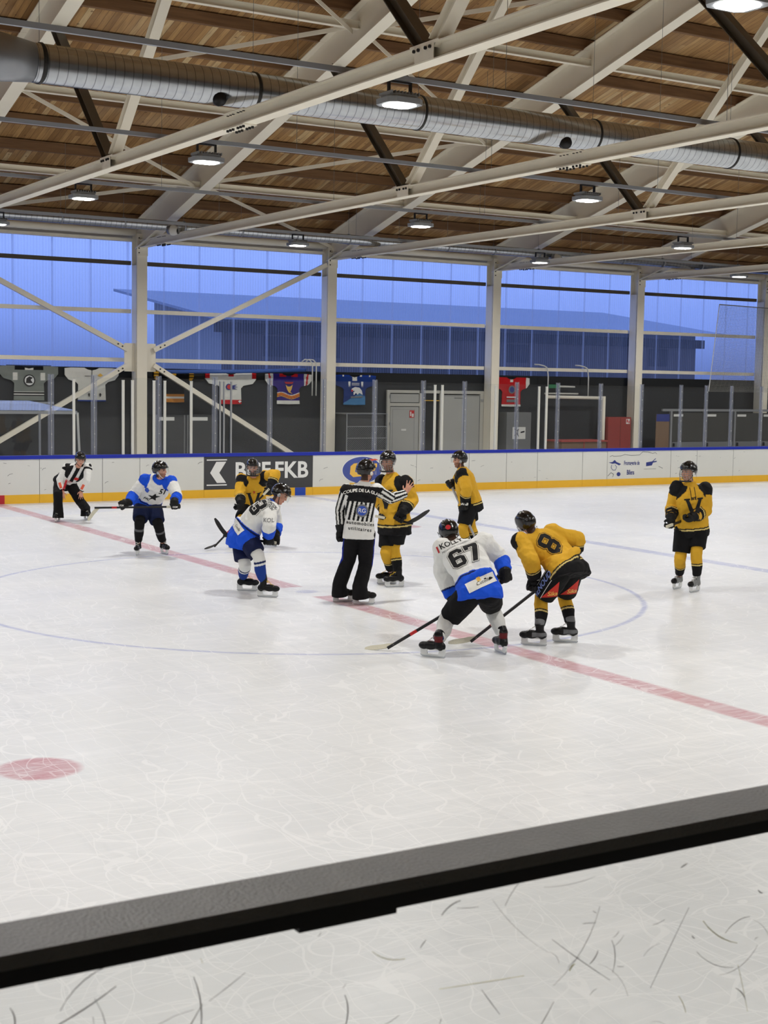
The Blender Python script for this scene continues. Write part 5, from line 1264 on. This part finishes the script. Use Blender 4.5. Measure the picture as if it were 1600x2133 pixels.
def person(key, **P):
    D = POSE[key]; P['seed'] = hash(key) % 7 if False else len(key)*1.7+sum(map(ord, key)) % 13
    r = empty('person', D['base'], P['label'], 'person')
    c = {k: V(v) for k, v in D['Q'].items()}
    if 'fix' in P:
        for k, v in P['fix'].items(): c[k] = c[k]+V(v)
    # local space: vertices relative to the base
    L0 = ORG[r]; ORG[r] = V((0, 0, 0))
    sh = (c['shR']-c['shL']); up = (c['neck']-c['chest']).normalized(); sd = (sh-up*sh.dot(up)).normalized(); fr = up.cross(sd).normalized()
    c['torso'] = (sd, fr, up)
    hf = hdir(*P['face']); hu0 = UP.lerp(up, P.get('nod', .35)); hs = hf.cross(hu0).normalized(); hu = hs.cross(hf).normalized(); c['headf'] = (hs, hf, hu)
    fd = {s: hdir(*P['feet'][s]) for s in 'LR'}
    f = D['f']; fl = V((*f[0], 0)), V((*f[1], 0))
    c['fd'] = fd
    order = P.get('order', 'LR'); c['foot'+order[0]], c['foot'+order[1]] = fl
    for s in 'LR':
        a = c['foot'+s]-fd[s]*.055+UP*.17; c['an'+s] = a
        # keep shin and thigh lengths human
        kn, hp = c['kn'+s], c['hip'+s]
        for _ in range(12):
            dv = kn-a; kn = a+dv*(1+(.39/dv.length-1)*.5); dv = kn-hp; kn = hp+dv*(1+(.42/dv.length-1)*.35) if dv.length > .43 else kn
        c['kn'+s] = kn
    c['gsideL'], c['gsideR'] = P.get('gs', {}).get('L'), P.get('gs', {}).get('R')
    link('body', body(P, c), 'body_skin', r)
    jm, hem = jersey(P, c); j = link('jersey', jm, 'jersey_cloth', r)
    link('trousers' if P.get('trousers') else 'shorts', shorts(P, c), 'jersey_cloth', r)
    for s in 'LR':
        if not P.get('trousers'): link('sock', sock(P, c, s, fd[s]), 'jersey_cloth', r)
        skate(P, c, s, fd[s], r)
    helmet(P, c, r)
    bv = BVHTree.FromPolygons([v.co for v in jm.vertices], [tuple(p.vertices) for p in jm.polygons])
    sdir = P.get('stick', V((1, 0, 0))); gl = {}
    for s in 'LR':
        if not P.get('bare'+s): gl[s] = glove(P, c, s, sdir if not isinstance(sdir, dict) else sdir[s], r)
    info = dict(r=r, c=c, j=j, bvh=bv, sd=sd, fr=fr, up=up, gl=gl, base=L0)
    return info
def stickobj(a, heel, tip, tape, label, bend=None, shaft='stick_black', grip='tape_white', face=None):
    a, heel, tip = V(a), V(heel), V(tip)
    r = empty('hockey_stick', heel, label, 'hockey stick')
    MB().bar(a, heel, .021, .03).build('shaft', shaft, r)
    d = (a-heel).normalized(); MB().bar(a+d*.005, a-d*.14, .027, .036).build('grip_tape', grip, r)
    MB().bar(heel+d*.28, heel+d*.36, .0225, .0315).build('band', 'stick_red' if shaft == 'stick_black' else 'stick_black', r)
    b = (tip-heel).normalized(); nrm = b.cross(d).normalized(); upb = nrm.cross(b).normalized()
    if upb.dot(d) < 0: upb = -upb
    L = (tip-heel).length; mb = MB(); n = 16; rows = []
    cs = bend or .02; A = heel+d*.09
    for i in range(n+1):
        t = i/n; u_ = 1-t; ce = A*(u_*u_)+heel*(2*u_*t)+tip*(t*t)+nrm*cs*t*t
        tg = ((heel-A)*(2*u_)+(tip-heel)*(2*t)).normalized(); nn = nrm.cross(tg).normalized()
        if nn.dot(d+b*.3) < 0 and t > .2: nn = -nn
        if t <= .2: nn = nn if nn.dot(b) > 0 else -nn
        h = .016+.040*min(1, t*2.6)
        if t > .8: h *= 1-((t-.8)/.2)**2*.6
        rows.append((ce-nn*h*.35, ce+nn*h*.65, .011*(1-.4*t)+(.008 if t < .15 else 0)))
    for lo_, hi_, w in rows: mb.v += [lo_-nrm*w*.5, lo_+nrm*w*.5, hi_+nrm*w*.5, hi_-nrm*w*.5]
    for i in range(n):
        for k in range(4): mb.f.append((i*4+k, i*4+(k+1) % 4, (i+1)*4+(k+1) % 4, (i+1)*4+k))
    mb.f += [(3, 2, 1, 0), (n*4, n*4+1, n*4+2, n*4+3)]
    mb.build('blade', tape, r)
    return r
# colours of the kit
GOLD = lin(212, 164, 46); BLK = lin(18, 18, 20); WHT = lin(228, 229, 226); BLU = lin(24, 82, 214); NVY = lin(20, 34, 84); DBL = lin(14, 30, 78); CREAM = lin(228, 206, 130)
def rad_spine(p, c):
    return seg_t(p, c['chest'], c['neck'])[1] if (p-c['neck']).length > .001 else 0
def gold_jersey(k, t, x, y, p, ds, c):
    if t > .9 and (p-c['neck']).length < .118: return GOLD
    if k == 'T':
        if t < .13: return BLK
        if t < .155: return CREAM
        if t < .18: return BLK
        if ds < .175 and abs(x) > .06+max(0, (.9-t))*.2 and t > .66 and y > -.06: return BLK
        return GOLD
    if t > .76: return BLK
    if t > .735: return CREAM
    if t > .705: return BLK
    if t < .15 and y > -.07: return BLK
    return GOLD
def white_jersey(k, t, x, y, p, ds, c, yoke=True, lo=.64, hm=.3):
    if t > .9 and (p-c['neck']).length < .11: return BLU
    if k == 'T':
        st = hm+.03*math.floor((x+.3)*9)/3
        if t < st-.045: return BLU
        if t < st-.015: return DBL
        if t < st: return BLU
        if yoke and ds < .15 and t > .68 and y > -.08: return BLU
        return WHT
    if t > lo: return BLU
    if t > lo-.05: return DBL if t < lo-.02 else BLU
    if yoke and t < .1: return BLU
    return WHT
def wj_back(k, t, x, y, p, ds, c): return white_jersey(k, t, x, y, p, ds, c, False)
def wj_67(k, t, x, y, p, ds, c): return white_jersey(k, t, x, y, p, ds, c, False, .86 if k == 'SL' else .56) if not (t > .9 and (p-c['neck']).length < .11) else WHT
def ref_jersey(k, t, x, y, p, ds, c):
    if k == 'T':
        if t > .955: return WHT
        if t > .66: return BLK
        if t < .32: return WHT
        return BLK if math.floor((x+10)/.028) % 2 else WHT
    a, b = (c['sh'+k[1]], c['el'+k[1]]) if t < .5 else (c['el'+k[1]], c['wr'+k[1]])
    d = (b-a).normalized(); q = p-a; q = q-d*q.dot(d); e1 = (c['torso'][1]-d*c['torso'][1].dot(d)).normalized(); e2 = d.cross(e1)
    an = math.atan2(q.dot(e1), q.dot(e2))
    if t > .96: return BLK
    return BLK if math.floor((an+10)/.42) % 2 else WHT
def line_jersey(k, t, x, y, p, ds, c):
    if k == 'T':
        if y > 0:
            if t < .3: return BLK
            if t < .45: return WHT
            if abs(x) < .035: return BLK
            if abs(x) < .09: return WHT
            if t > .5: return BLK
            return WHT
        return BLK if math.floor(t*7) % 2 else WHT
    if t > .93: return BLK
    if t < .12: return BLK
    return WHT
gold_sock = lambda t: GOLD if t < .40 else (BLK if t < .44 else (CREAM if t < .48 else BLK))
boot_black = lambda x, z: lin(16, 16, 18)
boot_p8 = lambda x, z: lin(110, 112, 114) if (x < .02 and z < .15 and z > .1-x*.1) or z > .24 else lin(18, 18, 19)
boot_pv = lambda x, z: lin(20, 20, 22) if x > .1 else lin(128, 130, 130)
boot_67 = lambda x, z: lin(96, 22, 26) if .17 < z < .23 else lin(18, 18, 20)
plain = lambda col: (lambda s, t, x, y, p: col)
def at_t(I, t, y=1):
    """point on the spine and frame for prints on the back (y=-1) or chest (y=1)"""
    c = I['c']; return c['pel'].lerp(c['neck'], t)
def back_print(I, fl, t, m, name, off=.004, side=0., n=None, grid=.02, rot=0.):
    if rot: cr, sr = math.cos(rot), math.sin(rot); fl = ([(x*cr-y*sr, x*sr+y*cr) for x, y in fl[0]], fl[1])
    fr, up, sd = I['fr'], I['up'], I['sd']; n = -fr if n is None else n
    sp = (I['c']['neck']-I['c']['pel']).normalized(); upv = (sp-n*sp.dot(n)).normalized(); u = upv.cross(n).normalized()
    return decal(fl, I['bvh'], at_t(I, t)+u*side, u, upv, n, off, name, m, I['j'], grid)
def digit(ch):
    q = .2; h, w, c = 1.0, .66, .14
    if ch == '8': return [[(c, 0), (w-c, 0), (w, c), (w, .4), (w-.08, .5), (w, .6), (w, h-c), (w-c, h), (c, h), (0, h-c), (0, .6), (.08, .5), (0, .4), (0, c)], [(q, .18), (q, .38), (w-q, .38), (w-q, .18)], [(q, .6), (q, .82), (w-q, .82), (w-q, .6)]]
    if ch == '6': return [[(c, 0), (w-c, 0), (w, c), (w, .48), (w-c, .6), (q+.02, .6), (q+.02, .82), (w-q, .82), (w-q, .72), (w, .72), (w, h-c), (w-c, h), (c, h), (0, h-c), (0, c)], [(q, .18), (q, .42), (w-q, .42), (w-q, .18)]]
    if ch == '7': return [[(0, h), (w, h), (w, .78), (w*.55, 0), (w*.55-.24, 0), (w-.26, .8), (.2, .8), (.2, .68), (0, .68)]]
    if ch == '3': return [[(c, 0), (w-c, 0), (w, c), (w, .42), (w-.07, .5), (w, .58), (w, h-c), (w-c, h), (c, h), (0, h-c), (0, .68), (q, .68), (q, .82), (w-q, .82), (w-q, .6), (.22, .6), (.22, .4), (w-q, .4), (w-q, .18), (q, .18), (q, .32), (0, .32), (0, c)]]
def number_print(I, txt, size, t, side=0, outline='cloth_black', fill='cloth_black', gap='cloth_white', n=None, rot=0.):
    for j, (off, m, z) in enumerate(((.034, outline, .004), (.022, gap, .0055), (0., fill, .007))):
        vs, fs = [], []
        W = len(txt)*.66+(len(txt)-1)*.12
        for i, ch in enumerate(txt):
            fl = flat_poly([[((x-W/2+i*.78)*size, (y-.5)*size) for x, y in pl] for pl in digit(ch)], off*size*1.6)
            b = len(vs); vs += fl[0]; fs += [tuple(a+b for a in f) for f in fl[1]]
        back_print(I, (vs, fs), t, m, ('number_outline', 'number_gap', 'jersey_number')[j], z, side, n, rot=rot)
# ---- 1 linesman bending with hands on thighs
hd = POSE['LM']['Q']
I = person('LM', label='person in striped linesman shirt and black trousers, bending with hands on thighs at far left', face=(.4, -.85, -.25), nod=.3, slim=1, trousers=1, order='RL', hem=.06,
    feet={'R': (-.1, -1, 0), 'L': (.5, -.9, 0)}, jcol=line_jersey, pcol=plain(lin(14, 14, 17)), scol=gold_sock, boot=boot_black,
    bareR=(V((-.05, -.1, -1)), V((.856, -.517, 0)), V((.5, .86, 0)), .15, .7), bareL=(V((-.05, -.15, -1)), V((-.856, .517, 0)), V((.5, .86, 0)), .15, .7))
back_print(I, flat_text('ejo', .11, shear=.3), .42, 'cloth_red', 'chest_lettering', .005, n=I['fr']*1)
back_print(I, ([(x*.04, y*.04) for x, y in ((-1, -1), (1, -1), (1, 1), (-1, 1))], [(0, 1, 2, 3)]), .66, 'sign_red', 'chest_badge', .005, side=.1, n=I['fr']*1)
for s in 'LR':
    c = I['c']; d = (c['wr'+s]-c['el'+s]).normalized(); n = -FW; u = d.cross(n).normalized()
    decal(([(-.025, -.06), (.025, -.06), (.025, .06), (-.025, .06)], [(0, 1, 2, 3)]), I['bvh'], c['el'+s].lerp(c['wr'+s], .55), u, -d, (n-d*n.dot(d)).normalized(), .004, 'sleeve_patch', 'ad_orange', I['j'])
# ---- 2 number 51
I = person('P51', label='person in white and blue jersey, leaning forward with stick level across the knees', face=(.93, -.3, .02), nod=.25, order='RL', hem=.06, strap='cloth_white', beard=1,
    feet={'R': (0, -1, 0), 'L': (.55, -.85, 0)}, jcol=white_jersey, pcol=plain(lin(22, 32, 66)), scol=lambda t: lin(16, 16, 18) if not (.25 < t < .36 or .88 < t < .96) else lin(96, 98, 100), boot=boot_black, stick=V((-.93, .46, 0)), sl=.8)
back_print(I, flat_text('51', .11, bold=.004), .8, 'cloth_black', 'shoulder_number', .005, side=.13, n=I['fr'])
back_print(I, flat_text('HC', .07, shear=.3, bold=.002), .42, 'cloth_black', 'chest_lettering', .005, side=-.06, n=I['fr'])
back_print(I, ([(-.09, .0), (-.02, .03), (.01, .1), (.03, .04), (.1, .06), (.04, -.0), (.06, -.07), (.0, -.03), (-.05, -.06), (-.03, -.01)], [tuple(range(10))]), .55, 'cloth_black', 'chest_emblem', .005, side=.03, n=I['fr'])
back_print(I, ([(-.03, -.04), (.03, -.04), (.035, .03), (0, .05), (-.035, .03)], [tuple(range(5))]), .68, 'text_blue', 'chest_badge', .005, side=-.11, n=I['fr'])
stickobj((-.19, 4.1, .82), (-1.259, 4.84, .775), (-1.35, 4.93, .56), 'tape_white', 'hockey stick with white taped blade held level by the player in navy shorts', bend=-.03)
for s in 'LR': decal(flat_text('CCM', .035, shear=.3, bold=.002), I['gl'][s][1], I['c']['ha'+s], RT, UP, -FW, .003, 'lettering', 'cloth_white', I['gl'][s][0], grid=.015)
# ---- 3 gold number 9
I = person('Y9', label='person in gold jersey with arm raised, partly hidden behind the white number 3', face=(.12, -.95, -.12), nod=.2, order='RL', cage=1, beard=2,
    feet={'R': (-.3, -1, 0), 'L': (.3, -1, 0)}, jcol=gold_jersey, pcol=plain(lin(15, 15, 17)), scol=gold_sock, boot=boot_black, stick=V((-.5, .3, -.8)))
VL = flat_poly([[(-.13, .13), (-.05, .13), (-.05, .11), (-.065, .11), (0, -.04), (.065, .11), (.05, .11), (.05, .13), (.13, .13), (.13, .11), (.11, .11), (.03, -.13), (-.03, -.13), (-.11, .11), (-.13, .11)]])
back_print(I, VL, .38, 'cloth_black', 'chest_letter', .006, n=I['fr']); back_print(I, flat_text('9', .07, bold=.002), .66, 'cloth_red', 'chest_number', .005, n=I['fr'])
stickobj((1.66, 4.5, 1.03), (.86, 4.93, .045), (.64, 4.8, .02), 'stick_black', 'black hockey stick of the V-shirt player behind the number 3, blade on the ice', bend=.02)
# ---- 4 white number 3
I = person('P3', label='person in white and blue jersey number 3 and navy shorts, bent over sideways', face=(.82, -.15, -.42), nod=.6, order='LR', hem=.2, droop=.8, lowhip=1, beard=0,
    feet={'L': (.98, -.1, 0), 'R': (.98, -.2, 0)}, jcol=lambda *a: white_jersey(*a, yoke=False, lo=.6, hm=.4), pcol=plain(lin(18, 26, 62)), boot=boot_black, lace='lace_yellow', stick=V((-.84, .5, .1)),
    scol=lambda t: WHT if (t < .2 or .27 < t < .34) else (NVY if t < .27 else lin(30, 60, 140)))
bk = (-RT*.55-FW*.62+UP*.55)
n3 = (-I['fr']*.45-FW*.85).normalized(); number_print(I, '3', .25, .72, side=.0, n=n3)
back_print(I, flat_text('SOCIETE LES JACQUES\nHR RENOVATION', .045, bold=.0008), .98, 'cloth_black', 'back_lettering', .005, n=n3)
fl = ([(-.13, -.055), (.13, -.055), (.13, .055), (-.13, .055)], [(0, 1, 2, 3)]); back_print(I, fl, .0, 'cloth_white', 'sponsor_patch', .006, side=-.02, n=n3)
back_print(I, flat_text('Cutelle', .05, shear=.3), .0, 'cloth_black', 'patch_lettering', .0085, side=.0, n=n3)
I_c = I['c']; decal(flat_text('KOL', .07, bold=.001), I['bvh'], I_c['shR'].lerp(I_c['elR'], .6), RT, UP, -FW, .005, 'sleeve_lettering', 'cloth_grey', I['j'])
stickobj((-.55, -.14, .70), (-1.1, .32, .775), (-1.19, .42, 1.0), 'stick_black', 'black hockey stick held level by the number 3 player, curved blade pointing up', bend=.03)
# ---- 5 referee
I = person('REF', label='person in striped referee shirt and black trousers, seen from behind with one arm raised', face=(.78, .6, .0), nod=.1, slim=1, trousers=1, hem=.1, order='LR', ear='cloth_white',
    feet={'L': (.75, .3, 0), 'R': (.9, .15, 0)}, jcol=ref_jersey, scol=gold_sock, boot=boot_black,
    pcol=lambda s, t, x, y, p: lin(24, 44, 150) if x > .062 and abs(y) < .05 and t > .1 else lin(13, 13, 16),
    bareR=(V((.45, .0, .9)), V((-.7, .4, .3)), V((.5, .86, 0)), .1, .8))
arc = flat_text('COUPE DE LA GLANE', .056, bold=.0016, space=.95); arc = ([(x, y-.9*x*x) for x, y in arc[0]], arc[1])
back_print(I, arc, .85, 'cloth_white', 'back_lettering', .005)
dsk = lambda r: ([(r*math.cos(2*math.pi*k/32), r*math.sin(2*math.pi*k/32)) for k in range(32)], [tuple(range(32))])
back_print(I, dsk(.082), .43, 'cloth_grey', 'emblem_ring', .005, side=.0); back_print(I, dsk(.06), .43, 'text_blue', 'emblem', .0065, side=.0); back_print(I, flat_text('RG', .075, bold=.001), .43, 'cloth_white', 'emblem_lettering', .008, side=.0)
back_print(I, flat_text('automobiles', .06, space=1.2, bold=.001), .16, 'cloth_black', 'back_lettering', .005); back_print(I, flat_text('utilitaires', .06, space=1.25, bold=.001), .04, 'cloth_black', 'back_lettering', .005)
# ---- 6 tall gold player facing the referee
I = person('Y5', fix={'shL': (0, 0, -.05), 'shR': (0, 0, -.02)}, label='person in gold and black jersey and black shorts facing the referee, wearing a caged helmet', face=(-.5, -.85, -.1), nod=.1, order='RL', cage=1, beard=1, hem=.2, lace='lace_yellow',
    feet={'R': (-.95, -.2, 0), 'L': (-.95, -.3, 0)}, jcol=gold_jersey, pcol=plain(lin(14, 14, 16)), scol=gold_sock, boot=boot_black, stick=V((.8, -.55, -.1)), sl=.82)
back_print(I, VL, .5, 'cloth_black', 'chest_letter', .006, n=I['fr'])
stickobj((1.10, .06, .985), (1.45, -.36, .905), (1.62, -.5, 1.1), 'stick_black', 'black hockey stick held level by the tall gold player, curved blade up at right', bend=-.03)
# ---- 7 gold player in profile
I = person('Y17', label='person in gold and black jersey seen in profile, standing near the far boards', face=(-.97, -.18, -.02), nod=.1, order='LR', beard=1, hem=.14, strap='black_metal',
    feet={'L': (-1, 0, 0), 'R': (-1, .05, 0)}, jcol=gold_jersey, pcol=plain(lin(14, 14, 16)), scol=gold_sock, boot=boot_black, stick=V((.0, -.6, -.85)))
stickobj((4.085, 2.72, 1.24), (4.28, 1.95, .05), (4.05, 1.98, .02), 'stick_black', 'pale-shafted hockey stick of the player in profile, held upright', shaft='alu')
decal(flat_text('BAUER', .05, shear=.25, bold=.003), I['gl']['L'][1], I['c']['haL'].lerp(I['c']['wrL'], .5), RT, UP, -FW, .003, 'lettering', 'cloth_white', I['gl']['L'][0], grid=.015)
# ---- 8 white 67
I = person('P67', label='person in white and blue jersey number 67 and black shorts, bent over in the foreground', face=(-.25, .85, -.38), nod=.75, order='LR', hem=.13, droop=.7, sl=.9, sockw=1.08,
    feet={'L': (-.72, .35, 0), 'R': (-.35, .9, 0)}, jcol=wj_67, pcol=plain(lin(14, 14, 16)), scol=lambda t: lin(216, 217, 214) if t < .93 else NVY, boot=boot_67, stick=V((-.9, .4, -.6)))
nb_ = (-I['fr']*.8-FW*.45).normalized()
number_print(I, '67', .23, .60, side=.01, n=nb_)
k_ = flat_text('KOLLY', .085, bold=.0012); back_print(I, k_, .97, 'cloth_black', 'back_lettering', .005, side=-.06, n=nb_)
back_print(I, flat_text('I', .085, bold=.004), .955, 'cloth_red', 'back_lettering', .005, side=-.215, n=nb_)
back_print(I, flat_text('MENUISERIE CHARPENTE', .03), .87, 'cloth_grey', 'back_lettering', .005, side=-.02, n=nb_)
fl = ([(-.16, -.055), (.16, -.055), (.16, .055), (-.16, .055)], [(0, 1, 2, 3)]); pn_ = (-I['fr']*.35-FW*.8).normalized()
back_print(I, fl, .04, 'cloth_white', 'sponsor_patch', .006, side=.03, n=pn_); back_print(I, flat_text('Cutelle', .055, shear=.35), .035, 'cloth_black', 'patch_lettering', .0085, side=.05, n=pn_)
back_print(I, ([(-.02, -.02), (.02, -.02), (.02, .025), (-.02, .025)], [(0, 1, 2, 3)]), .11, 'ad_gold', 'patch_logo', .0085, side=.02, n=pn_)
hm = [o for o in I['r'].children if o.name.startswith('helmet')][0]
hb_ = BVHTree.FromPolygons([v.co for v in hm.data.vertices], [tuple(p.vertices) for p in hm.data.polygons])
decal(dsk(.028), hb_, I['c']['head']-RT*.02+UP*.05, RT, UP, (-FW+UP*.3), .002, 'sticker', 'cloth_red', hm, grid=.01)
stickobj((-.10, -4.715, .80), (-1.27, -4.2, .035), (-1.43, -3.99, .016), 'tape_white', 'hockey stick with white taped blade of the number 67 player, reaching left', bend=.015)
# ---- 9 gold 8
I = person('P8', fix={'wrR': (.12, .2, -.02), 'haR': (.14, .26, -.04)}, label='person in gold jersey number 8 and black shorts, bent over in the right foreground', face=(-.3, .85, -.28), nod=.7, order='LR', hem=.15, droop=.6, sl=.92, cage=1, sockw=.95,
    feet={'L': (-.93, .2, 0), 'R': (-.93, .22, 0)}, jcol=lambda k, t, x, y, p, ds, c: GOLD if (k == 'T' and t > .25 and (x > -.17)) else gold_jersey(k, t, x, y, p, ds, c), pcol=plain(lin(17, 18, 18)), scol=gold_sock, boot=boot_p8, stick=V((.8, -.35, .5)))
nb_ = (-I['fr']*.8-FW*.4).normalized(); number_print(I, '8', .25, .64, side=.02, gap='cloth_gold', n=nb_, rot=.35)
sm = [o for o in I['r'].children if o.name.startswith('shorts')][0]
sb = BVHTree.FromPolygons([v.co for v in sm.data.vertices], [tuple(p.vertices) for p in sm.data.polygons]); c = I['c']
for s in 'LR':
    a = c['hip'+s].lerp(c['kn'+s], .72)+RT*.04; u = (RT+UP*.1).normalized(); v = UP
    tri = flat_poly([[(-.12, -.06), (.06, -.06), (.06, .12)]]); decal(tri, sb, a, u, v, -FW, .004, 'sponsor_triangle', 'sika_red', sm)
    decal(flat_text('Sika', .07, shear=.1, bold=.001), sb, a-UP*.02-RT*.0, u, v, -FW, .006, 'sponsor_lettering', 'ad_gold', sm)
a = c['hipL'].lerp(c['knL'], .5)-RT*.03; d = (c['knL']-c['hipL']).normalized(); n = (-FW*.55-RT*.6).normalized(); u = (-d-n*(-d).dot(n)).normalized()
decal(flat_text('GENOUD', .09, bold=.002, shear=.2), sb, a, u, n.cross(u), n, .004, 'leg_lettering', 'denim_print', sm)
for q in (.065, -.065): decal(([(-.17, q-.003), (.17, q-.003), (.17, q+.003), (-.17, q+.003)], [(0, 1, 2, 3)]), sb, a, u, n.cross(u), n, .004, 'leg_stripe', 'cloth_white', sm)
decal(flat_text('BAUER', .05, shear=.25, bold=.003), I['gl']['L'][1], c['wrL']-UP*.01, RT, UP, -FW, .003, 'lettering', 'cloth_white', I['gl']['L'][0], grid=.015)
stickobj((.86, -4.66, .93), (-.25, -4.27, .035), (-.45, -4.13, .016), 'tape_white', 'hockey stick with white taped blade of the number 8 player', bend=.015)
# ---- 10 gold V on the right
I = person('PV', label='person in gold jersey with large black V, standing alone on the right', face=(-.8, -.6, .0), nod=.1, order='RL', cage=1, hem=.16, ear='cloth_white', cuff='cloth_gold',
    feet={'R': (-.55, -.75, 0), 'L': (-.6, -.7, 0)}, jcol=gold_jersey, pcol=plain(lin(14, 14, 16)), scol=gold_sock, boot=boot_pv, stick=V((-.9, -.2, -.1)), sl=.84)
back_print(I, flat_poly([[(x*1.0, y*1.0) for x, y in [(-.13, .15), (-.05, .15), (-.05, .13), (-.065, .13), (0, -.04), (.065, .13), (.05, .13), (.05, .15), (.13, .15), (.13, .13), (.11, .13), (.03, -.13), (-.03, -.13), (-.11, .13), (-.13, .13)]]]), .38, 'cloth_black', 'chest_letter', .006, n=(I['fr']*.7-FW*.5))
back_print(I, flat_text('BIT', .05, bold=.002), .64, 'cloth_black', 'chest_lettering', .005, n=(I['fr']*.7-FW*.5))
for q in (-.03, .03): back_print(I, ([(q-.004, -.09), (q+.004, -.09), (q+.004, .09), (q-.004, .09)], [(0, 1, 2, 3)]), .76, 'cloth_black', 'collar_lace', .005, n=(I['fr']*.7-FW*.5))
stickobj((4.40, -2.22, .925), (5.42, -1.98, 1.1), (5.5, -1.8, 1.13), 'stick_black', 'hockey stick held level by the lone gold player on the right, blade behind him', bend=.02)
bpy.data.scenes.remove(TS)
